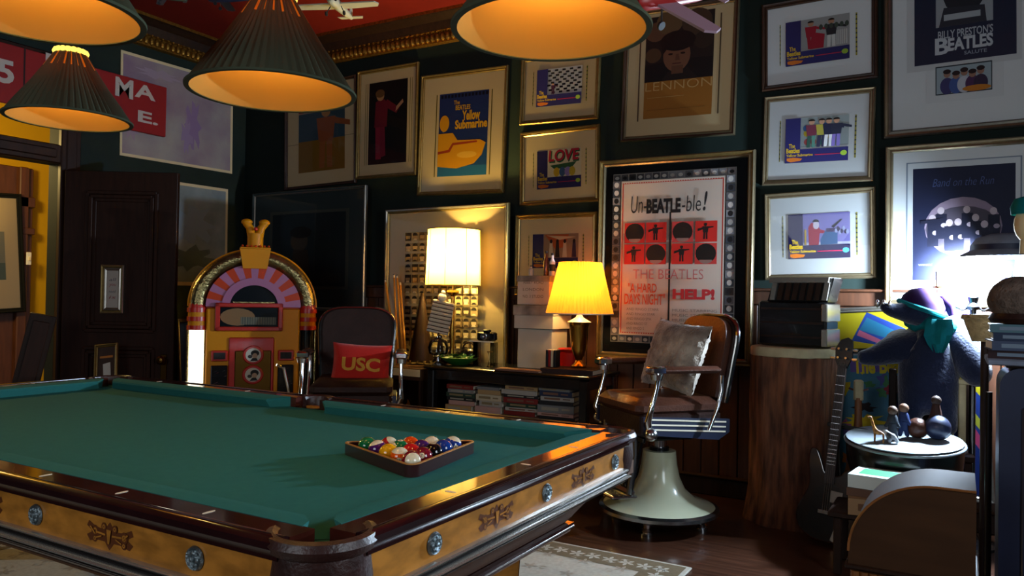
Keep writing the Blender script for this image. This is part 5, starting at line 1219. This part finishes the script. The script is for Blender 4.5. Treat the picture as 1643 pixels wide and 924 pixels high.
for px, py in ((1408, 485), (1418, 485), (1427, 487)): q = L3(px, py+2, -.17); b.sph(q, .013, 'chrome_worn', 10, sc=(.7, .6, 1.8))
b.build('nails', pf)
b = MB(); q = Vector(L3(1480, 492, -.04)); X = T(*q) @ rotm(0, .35, 0); b.lathe([(.115, -.01), (.11, .03), (.085, .07), (.045, .095), (.0001, .1)], 'purple_cloth', 28, X); b.tube([X @ Vector(p) for p in ((.06, 0, .08), (.12, 0, .05), (.16, 0, -.02))], [.04, .028, .008], 'purple_cloth', 12); b.build('cap', pf)
b = MB(); b.tube([X @ Vector((.117*math.cos(a), .117*math.sin(a), -.01)) for a in [2*PI*i/24 for i in range(24)]], .014, 'teal_cloth', 8, True); b.build('cap_band', pf)
b = MB(); n = 26; c0 = Vector(L3(1502, 522, .0))
b.tube([c0+Vector((.115*math.cos(a), .10*math.sin(a), -.02*math.cos(a)+.01*math.sin(3*a))) for a in [2*PI*i/n for i in range(n)]], [.04+.008*math.sin(i*2.1) for i in range(n)], 'teal_cloth', 10, True)
rows_ = [(1487, 1528, 512), (1484, 1530, 525), (1482, 1528, 538), (1488, 1522, 552), (1498, 1514, 566)]; vs = []
for a0_, a1_, py in rows_:
    for t in range(6): px = a0_+(a1_-a0_)*t/5; q = L3(px, py, -.155+.012*math.sin(t*2.2+py)); vs.append(q)
for a0_, a1_, py in rows_:
    for t in range(6): px = a0_+(a1_-a0_)*t/5; q = L3(px, py, -.14+.012*math.sin(t*2.2+py)); vs.append(q)
fs = []
for s_ in (0, 30):
    for r_ in range(4):
        for t in range(5): f = (s_+r_*6+t, s_+r_*6+t+1, s_+r_*6+t+7, s_+r_*6+t+6); fs.append(f if s_ else f[::-1])
bd = list(range(0, 6))+[11, 17, 23, 29]+[28, 27, 26, 25, 24]+[18, 12, 6]
for i in range(len(bd)): a_, c_ = bd[i], bd[(i+1) % len(bd)]; fs.append((a_, c_, c_+30, a_+30))
b.add(vs, fs, 'teal_cloth'); b.build('scarf', pf)

# ------------------------------------------------------------------ electric bass leaning by the stump
bp = onY(1322, 866, 4.36); bp.z = .012; hp = onY(1357, 552, 4.53)
ax = (hp-bp).normalized(); gt = thing('electric_guitar', 'dark electric guitar leaning before the tree stump', 'guitar', bp)
gt.rotation_euler = ax.to_track_quat('Z', 'Y').to_euler(); GL = (hp-bp).length
_q = ax.to_track_quat('Z', 'Y'); _m = _q.to_matrix().to_4x4(); fwd = _m.inverted() @ (Vector((-.15, -1, 0))); tw = math.atan2(fwd.x, -fwd.y)
GX = rotm(0, 0, tw)
body = [(0, 0), (.07, .005), (.13, .04), (.155, .1), (.15, .17), (.115, .22), (.11, .26), (.135, .31), (.14, .37), (.115, .42), (.075, .40), (.05, .36), (-.03, .36), (-.05, .42), (-.085, .5), (-.115, .5), (-.12, .43), (-.105, .35), (-.1, .28), (-.125, .22), (-.155, .15), (-.15, .08), (-.11, .03), (-.06, .005)]
body = [(x*.98, z*.94) for x, z in body]
def smooth(p, k=2):
    for _ in range(k): p = [q for i in range(len(p)) for q in (tuple(.75*a+.25*c for a, c in zip(p[i], p[(i+1) % len(p)])), tuple(.25*a+.75*c for a, c in zip(p[i], p[(i+1) % len(p)])))]
    return p
sb = smooth(body)
b = MB(); b.prism(sb, -.02, .02, 'guitar_wood', GX); b.tube([GX @ Vector((p[0], -.02, p[1])) for p in sb], .003, 'rail_wood', 6, True); b.build('body', gt, ang=60)
b = MB(); b.prism(smooth([(-.09, .06), (.0, .03), (.1, .08), (.09, .2), (.05, .3), (-.04, .3), (-.09, .2)]), -.024, -.0215, 'black_lacquer', GX); b.build('pickguard', gt)
b = MB(); b.box((.045, -.026, .235), (.06, .008, .06), 'box_white', GX, .002); b.box((.0, -.026, .235), (.025, .01, .06), 'black_lacquer', GX, .002); b.build('pickup', gt)
b = MB(); b.box((.055, -.025, .085), (.055, .006, .13), 'silver_line', GX @ rotm(0, .25, 0), .002); b.box((0, -.028, .15), (.08, .014, .025), 'chrome_worn', GX, .003); b.build('bridge', gt)
b = MB(); b.prism([(-.026, .30), (.026, .30), (.02, GL-.12), (-.02, GL-.12)], -.03, .0, 'fretboard', GX)
for i in range(16): b.box((0, -.031, GL-.12-(GL-.45)*(1-.5**((i+1)/9.))*1.25), (.042, .002, .003), 'steel_string', GX)
b.build('neck', gt)
b = MB(); b.prism([(-.022, GL-.13), (.022, GL-.13), (.045, GL-.07), (.04, GL+.02), (.015, GL+.035), (-.02, GL+.02), (-.045, GL-.03), (-.04, GL-.09)], -.02, -.002, 'black_lacquer', GX)
b.build('headstock', gt)
for i in range(4):
    s_ = 1 if i % 2 else -1; b = MB(); z_ = GL-.08+.03*(i//2)*1.6; b.cyl((0, 0, 0), .006, .03, 'chrome', 10, GX @ T(s_*.02, -.02, z_) @ rotm(PI/2)); b.box((s_*.055, -.01, z_), (.03, .008, .014), 'chrome', GX, .002); b.build('tuning_peg', gt)
b = MB()
for i in range(4): x = -.012+i*.008; b.tube([GX @ Vector((x*1.4, -.036, .15)), GX @ Vector((x, -.034, GL-.1))], .0009, 'steel_string', 4)
b.build('strings', gt)
# stand with a crossbar
q = onY(1318, 664, 4.62)
st = thing('music_stand', 'black stand with a short crossbar behind the guitar neck', 'stand', (q.x+.09, 4.52, 0))
b = MB(); b.tube([(0, 0, .02), (0, .0, q.z-.05)], .009, 'black_rubber', 8); b.build('pole', st)
b = MB(); b.box((-.02, -.0, q.z-.045), (.27, .02, .022), 'black_rubber', rotm(0, .1, 0) @ T(.05, 0, 0), .004); b.build('crossbar', st)
for i in range(3): a = i*2*PI/3+PI/2; b = MB(); b.tube([(0, 0, .12), (.12*math.cos(a), .12*math.sin(a), .008)], .007, 'black_rubber', 8); b.build('leg', st)
# second, acoustic instrument behind
bp = onY(1388, 800, 4.60); bp.z = .012
ag = thing('folk_lute', 'slim pale wooden string instrument standing between the guitar and the drum', 'instrument', (onY(1383, 700, 4.66).x-.02, 4.66, 0), 0)
b = MB(); b.lathe([(.0001, 0), (.05, .0), (.085, .1), (.09, .2), (.06, .36), (.03, .5), (.02, .62), (.018, .74)], 'flute_wood', 20); b.build('body', ag); b = MB(); b.box((0, 0, .78), (.05, .03, .12), 'stump_top', bev=.01)
for s_ in (-1, 1): b.tube([(s_*.02, 0, .78), (s_*.05, 0, .79)], .006, 'cue_dark', 6)
b.build('pegbox', ag)

# ------------------------------------------------------------------ bright standing lamp with curled arms
lp = onY(1562, 425, 4.76)
fl = thing('floor_lamp', 'blazing cool white floor lamp with curled black arms', 'lamp', (lp.x, 4.76, 0))
zz = lp.z
b = MB(); b.lathe([(.0001, 0), (.13, 0), (.13, .015), (.04, .04), (.016, .08), (.0155, zz-.12)], 'black_lacquer', 24); b.build('pole', fl)
b = MB()
for s_ in (-1, 1):
    for q0 in (1,): b.tube([(0, 0, zz-.22), (s_*.05, 0, zz-.24), (s_*.1, 0, zz-.21), (s_*.13, 0, zz-.23), (s_*.16, 0, zz-.20), (s_*.165, 0, zz-.12)], .005, 'black_lacquer', 8)
b.lathe([(.0001, -.02), (.025, -.018), (.035, 0), (.02, .02), (.03, .05), (.012, .07)], 'black_lacquer', 18, T(0, 0, zz-.22)); b.build('curled_arm', fl)
for s_ in (-1, 1):
    b = MB(); b.lathe([(.0001, 0), (.022, .002), (.026, .012)], 'brass_dark', 14, T(s_*.165, 0, zz-.125)); b.cyl((s_*.165, 0, zz-.115), .01, .08, 'ivory', 12); b.build('candle_tube', fl)
b = MB(); b.sph((0, -.02, zz-.0), .075, 'bulb_cool', 20, sc=(1.3, 1, .85)); b.build('bulb', fl)
l = light('cool_bulb_light', 'POINT', (0, -.02, zz-.09), COOL, (.62, .8, 1.0), .05); l.parent = fl
ht = thing('felt_hat', 'grey blue felt hat hung over the blazing floor lamp', 'hat', (lp.x+.13, 4.74, onY(1600, 402, 4.74).z))
b = MB(); b.lathe([(.2, -.035), (.19, -.02), (.15, .0), (.145, .03), (.12, .065), (.06, .085), (.0001, .085)], 'felt_hat', 32); b.build('crown', ht); b = MB(); b.lathe([(.151, .0), (.147, .028)], 'navy', 32); b.build('hat_band', ht)

# ------------------------------------------------------------------ tall dark case with books, basket and a head at the right edge
q0 = onY(1604, 600, 3.35); q1 = onY(1720, 600, 3.35); zt4 = onY(1610, 590, 3.35).z
tc = thing('tall_cabinet', 'tall dark navy cabinet cropped by the right edge of the photo', 'cabinet', ((q0.x+q1.x)/2, 3.5, 0)); w = q1.x-q0.x
b = MB(); b.prism([(-w/2, 0), (w/2, 0), (w/2, zt4), (-w/2+.07, zt4)]+[(-w/2+.07-.07*math.sin(a), zt4-.07+.07*math.cos(a)) for a in [PI/2*i/8 for i in range(9)]], -.15, .15, 'navy'); b.build('body', tc, ang=25)
b = MB(); b.box((.02, -.155, zt4/2-.04), (w-.1, .012, zt4-.2), 'navy', bev=.005); b.build('front_panel', tc)
b = MB(); b.tube([(-w/2-.03, -.05, 0.01), (-w/2-.03, -.05, zt4-.1)], .012, 'grille_dark', 10); b.build('side_tube', tc)
sh_z = onY(1610, 577, 3.4).z
b = MB(); b.box((-.0, 0, zt4+.02), (w+.08, .36, .022), 'felt_hat', bev=.004); b.box((0, 0, zt4+.005), (w*.8, .26, .012), 'dark_wood'); b.build('top_shelf', tc)
z = zt4+.0315
for i, (cc, cl, t) in enumerate((('#2a1418', 'dark red', .03), ('#39445c', 'slate blue', .035), ('#1c2a44', 'navy', .03), ('#4a6a74', 'teal grey', .03))):
    book('book', f'{cl} book {["at the bottom of", "second up in", "third up in", "on top of"][i]} the pile on the tall dark cabinet', 'book', 'books piled on the tall cabinet', (q0.x+.1+random.uniform(-.01, .01), 3.47, z), (.26, .2, t), random.uniform(-.1, .1), cc, '#6a7a8a'); z += t+.0004
hd = thing('fur_hat', 'round brown furry hat on the books at the right edge of the photo', 'hat', (onY(1636, 500, 3.45).x, 3.47, z))
b = MB(); b.sph((0, 0, .09), .105, 'hair_brown', 28, sc=(1.0, 1.0, .85)); random.seed(8); b.v = [(x*(1+random.uniform(-.02, .02)), y*(1+random.uniform(-.02, .02)), z_*(1+random.uniform(-.02, .01))) for x, y, z_ in b.v]; b.build('crown', hd); b = MB(); b.lathe([(.09, .002), (.1, .02), (.09, .04)], 'leather_dark', 24); b.build('hat_band', hd)
# basket on a small post
q = onY(1583, 515, 3.95)
bk = thing('wicker_basket', 'small pale wicker basket on a dark post beside the books at the right', 'basket', (q.x-.005, 3.98, 0))
b = MB(); b.cyl((0, 0, 0), .016, q.z-.09, 'dark_wood', 12); b.cyl((0, 0, 0), .1, .02, 'dark_wood', 20); b.build('post', bk)
b = MB(); b.lathe([(.0001, q.z-.09), (.05, q.z-.09), (.075, q.z-.02), (.085, q.z+.015), (.08, q.z+.015), (.07, q.z-.02), (.045, q.z-.08), (.0001, q.z-.08)], 'wicker', 28)
for k in range(3): b.tube([((.083+.004*math.sin(12*a+k*2))*math.cos(a), (.083+.004*math.sin(12*a+k*2))*math.sin(a), q.z+.01+k*.006) for a in [2*PI*i/60 for i in range(60)]], .006, 'wicker', 6, True)
b.build('basket', bk)
# teal ball ornament on a hat stand
q = onY(1636, 333, 3.8)
tn = thing('mannequin_head', 'tall stand with a pale head and a teal cap, cropped by the right edge', 'mannequin', (q.x+.03, 3.80, 0))
b = MB(); b.cyl((0, 0, 0), .12, .02, 'dark_wood', 24); b.cyl((0, 0, .02), .014, q.z-.2, 'dark_wood', 12); b.build('pole', tn)
b = MB(); b.sph((0, 0, q.z-.07), .06, 'mat_board', 20, sc=(.85, 1, 1.25)); b.lathe([(.03, 0), (.027, .07)], 'mat_board', 16, T(0, 0, q.z-.19)); b.sph((0, -.06, q.z-.075), .012, 'mat_board', 8); b.build('head', tn)
b = MB(); b.lathe([(.06, -.02), (.064, .01), (.05, .045), (.0001, .06)], 'teal_cloth', 20, T(0, 0, q.z-.01)); b.build('cap', tn)

# ------------------------------------------------------------------ rug
mat('rug_field', srgb('#a9a294'), .95, spec=.05, noise=.15, nscale=60)
mat('rug_border', srgb('#6a5c48'), .95, spec=.05, noise=.15, nscale=60)
rg = thing('rug', 'cream patterned rug with a brown border under the pool table', 'rug', (-2.6, 2.0, 0.0))
RX, RY = 1.53, 1.59
b = MB(); b.box((0, 0, .006), (2*RX, 2*RY, .011), 'rug_field', bev=.003); b.build('field', rg, False)
b = MB(); b.x = Matrix(); z = .0125
def rq(x0, y0, x1, y1, m, dz=0): b.add([(x0, y0, z+dz), (x1, y0, z+dz), (x1, y1, z+dz), (x0, y1, z+dz)], [(0, 1, 2, 3)], m)
for d0, d1 in ((.02, .19),):
    rq(-RX+d0, RY-d1, RX-d0, RY-d0, 'rug_border'); rq(-RX+d0, -RY+d0, RX-d0, -RY+d1, 'rug_border'); rq(RX-d1, -RY+d0, RX-d0, RY-d0, 'rug_border', .0001); rq(-RX+d0, -RY+d0, -RX+d1, RY-d0, 'rug_border', .0001)
def motif(cx_, cy_, rz, s_, m='rug_field'):
    X = T(cx_, cy_, z+.0002) @ rotm(0, 0, rz)
    for q in range(5):
        a = q*2*PI/5; ca, sa = math.cos(a), math.sin(a); pts = [(0, 0), (.3, .16), (.62, .2), (1, 0), (.62, -.2), (.3, -.16)]
        b.add([((x*ca-y*sa)*s_, (x*sa+y*ca)*s_, 0) for x, y in pts], [tuple(range(6))], m, X)
    b.add([(x*s_, y*s_, 0) for x, y in ((1.1, .2), (1.6, .5), (2.2, .2), (1.6, .3))], [(0, 1, 2, 3)], m, X); b.add([(x*s_, y*s_, 0) for x, y in ((1.1, -.2), (1.6, -.55), (2.2, -.2), (1.6, -.3))], [(0, 1, 2, 3)], m, X)
n_ = 34
random.seed(12)
for i in range(n_):
    t = -RX+.11+(2*RX-.22)*i/(n_-1); motif(t, RY-.11, (i % 2)*PI+.3, .045); motif(t, -RY+.11, (i % 2)*PI, .045)
for i in range(1, n_-1): t = -RY+.11+(2*RY-.22)*i/(n_-1); motif(RX-.11, t, PI/2+(i % 2)*PI, .045); motif(-RX+.11, t, PI/2, .045)
mat('rug_faint', srgb('#94897a'), .95, spec=.05)
for i in range(14):
    for j in range(15): motif(-RX+.32+i*.19, -RY+.32+j*.19, random.random()*6, .04, 'rug_faint')
b.build('woven_pattern', rg, False)

# ------------------------------------------------------------------ model planes under the ceiling
def plane(label, loc, rot, s_, m1, m2, prop=True):
    o = thing('model_plane', label, 'model plane', loc, 0, 'model planes hanging from the ceiling', rot); o.scale = (s_, s_, s_)
    b = MB(); b.lathe([(.0001, -.5), (.03, -.46), (.06, -.25), (.085, .1), (.09, .38), (.075, .47), (.05, .5), (.0001, .5)], m1, 20, rotm(PI/2)); b.build('fuselage', o)
    b = MB(); b.slab([(-.75, -.2), (-.7, -.3), (.7, -.3), (.75, -.2), (.7, -.1), (.2, -.06), (-.2, -.06), (-.7, -.1)], -.03, -.008, m2); b.build('wing', o)
    b = MB(); b.slab([(-.24, .4), (.24, .4), (.2, .5), (-.2, .5)], 0, .012, m2); b.build('tailplane', o); b = MB(); b.box((0, .43, .09), (.012, .12, .17), m2, bev=.003); b.build('tail_fin', o)
    b = MB(); b.cyl((0, 0, 0), .025, .04, 'black_rubber', 12, T(0, -.49, 0) @ rotm(PI/2)); b.box((0, -.54, 0), (.3, .008, .025), 'black_rubber', rotm(0, .5, 0)); b.build('propeller', o)
    for x in (-.16, .16): b = MB(); b.tube([(x*.6, -.25, -.05), (x, -.27, -.17)], .008, 'black_rubber', 6); b.cyl((0, 0, -.012), .04, .024, 'black_rubber', 16, T(x, -.27, -.18) @ rotm(0, PI/2)); b.build('wheel', o)
    b = MB(); b.tube([(0, 0, .08), (0, 0, (CEIL-loc[2])/s_)], .003, 'steel_string', 4); b.build('thread', o)
    return o
q = onz(548, 14, 3.05); plane('cream and red model plane hanging in front of the ceiling moulding', (q.x, q.y, q.z), (0, 0, math.radians(20)), .36, 'plane_white', 'plane_white')
q = CP+ray(1085, -4)*2.6; plane('pale pink winged model plane hanging before the LENNON poster', (q.x, q.y, q.z), (.35, .62, math.radians(-18)), .36, 'plane_red', 'plane_pink')
q = onz(368, -2, 3.2); plane('small dark model plane near the ceiling left of the pendant shade', (q.x, q.y, q.z), (0, 0, math.radians(-60)), .28, 'navy', 'grille_dark')
q = onz(272, -4, 3.2); plane('small dark green model plane cropped by the top edge, farthest left', (q.x, q.y, q.z), (0, 0, math.radians(-30)), .22, 'fabric_green', 'pewter')

# ------------------------------------------------------------------ left corner: leaning things behind the table
c = onY(188, 575, 3.5)
sd = thing('side_cabinet', 'small dark cabinet behind the pool table, holding the small gold frame', 'cabinet', (c.x-.03, 3.44, 0), .45); zc_ = onY(188, 608, 3.5).z-.02
b = MB(); b.box((0, 0, zc_/2), (.4, .28, zc_), 'dark_wood', bev=.006); b.build('body', sd); b = MB(); b.box((0, -.142, zc_*.55), (.34, .01, zc_*.7), 'door_wood', bev=.004); b.build('door', sd)
f = thing('framed_picture', 'small gold framed photo leaning in front of the open door', 'picture', (c.x, 3.42, zc_+.145), 0, None, (-.22, -.12, .5))
b = MB(); frame_ring(b, .17, .27, .022, .02, 'frame_gold'); b.box((0, -.004, 0), (.13, .004, .23), 'frame_walnut'); P = Print(b, 0, 0, .12, .22, -.0065); P.rect(.1, .65, .9, .72, '#a86a2a'); P.poly([(.35, .0), (.8, .0), (.75, .5), (.3, .45)], '#b8b8b0'); b.build('frame', f, False)
q = onX(283, 585, LEFT+.1)
mr = thing('leaning_mirror', 'dark glass panel leaning on the left wall behind the open door', 'mirror', (LEFT+.12, 4.62, .52), 0, None, (math.radians(-5), 0, PI/2))
mat('dark_mirror', (.25, .26, .27), .08, metal=1)
b = MB(); frame_ring(b, .62, 1.02, .03, .025, 'frame_silver'); b.build('frame', mr, False); b = MB(); b.box((0, -.005, 0), (.57, .006, .97), 'dark_mirror'); b.build('mirror_glass', mr, False)
q = onY(45, 560, 3.2)
lb = thing('leaning_board', 'dark wooden board leaning in the doorway at the left edge', 'board', (-5.55, 2.83, 0), 0, None, (-.0, .2, 1.0))
b = MB(); b.box((0, 0, .56), (.16, .04, 1.1), 'dark_wood', bev=.006); b.box((0, -.024, .56), (.1, .01, 1.0), 'door_wood', bev=.004); b.build('board', lb)
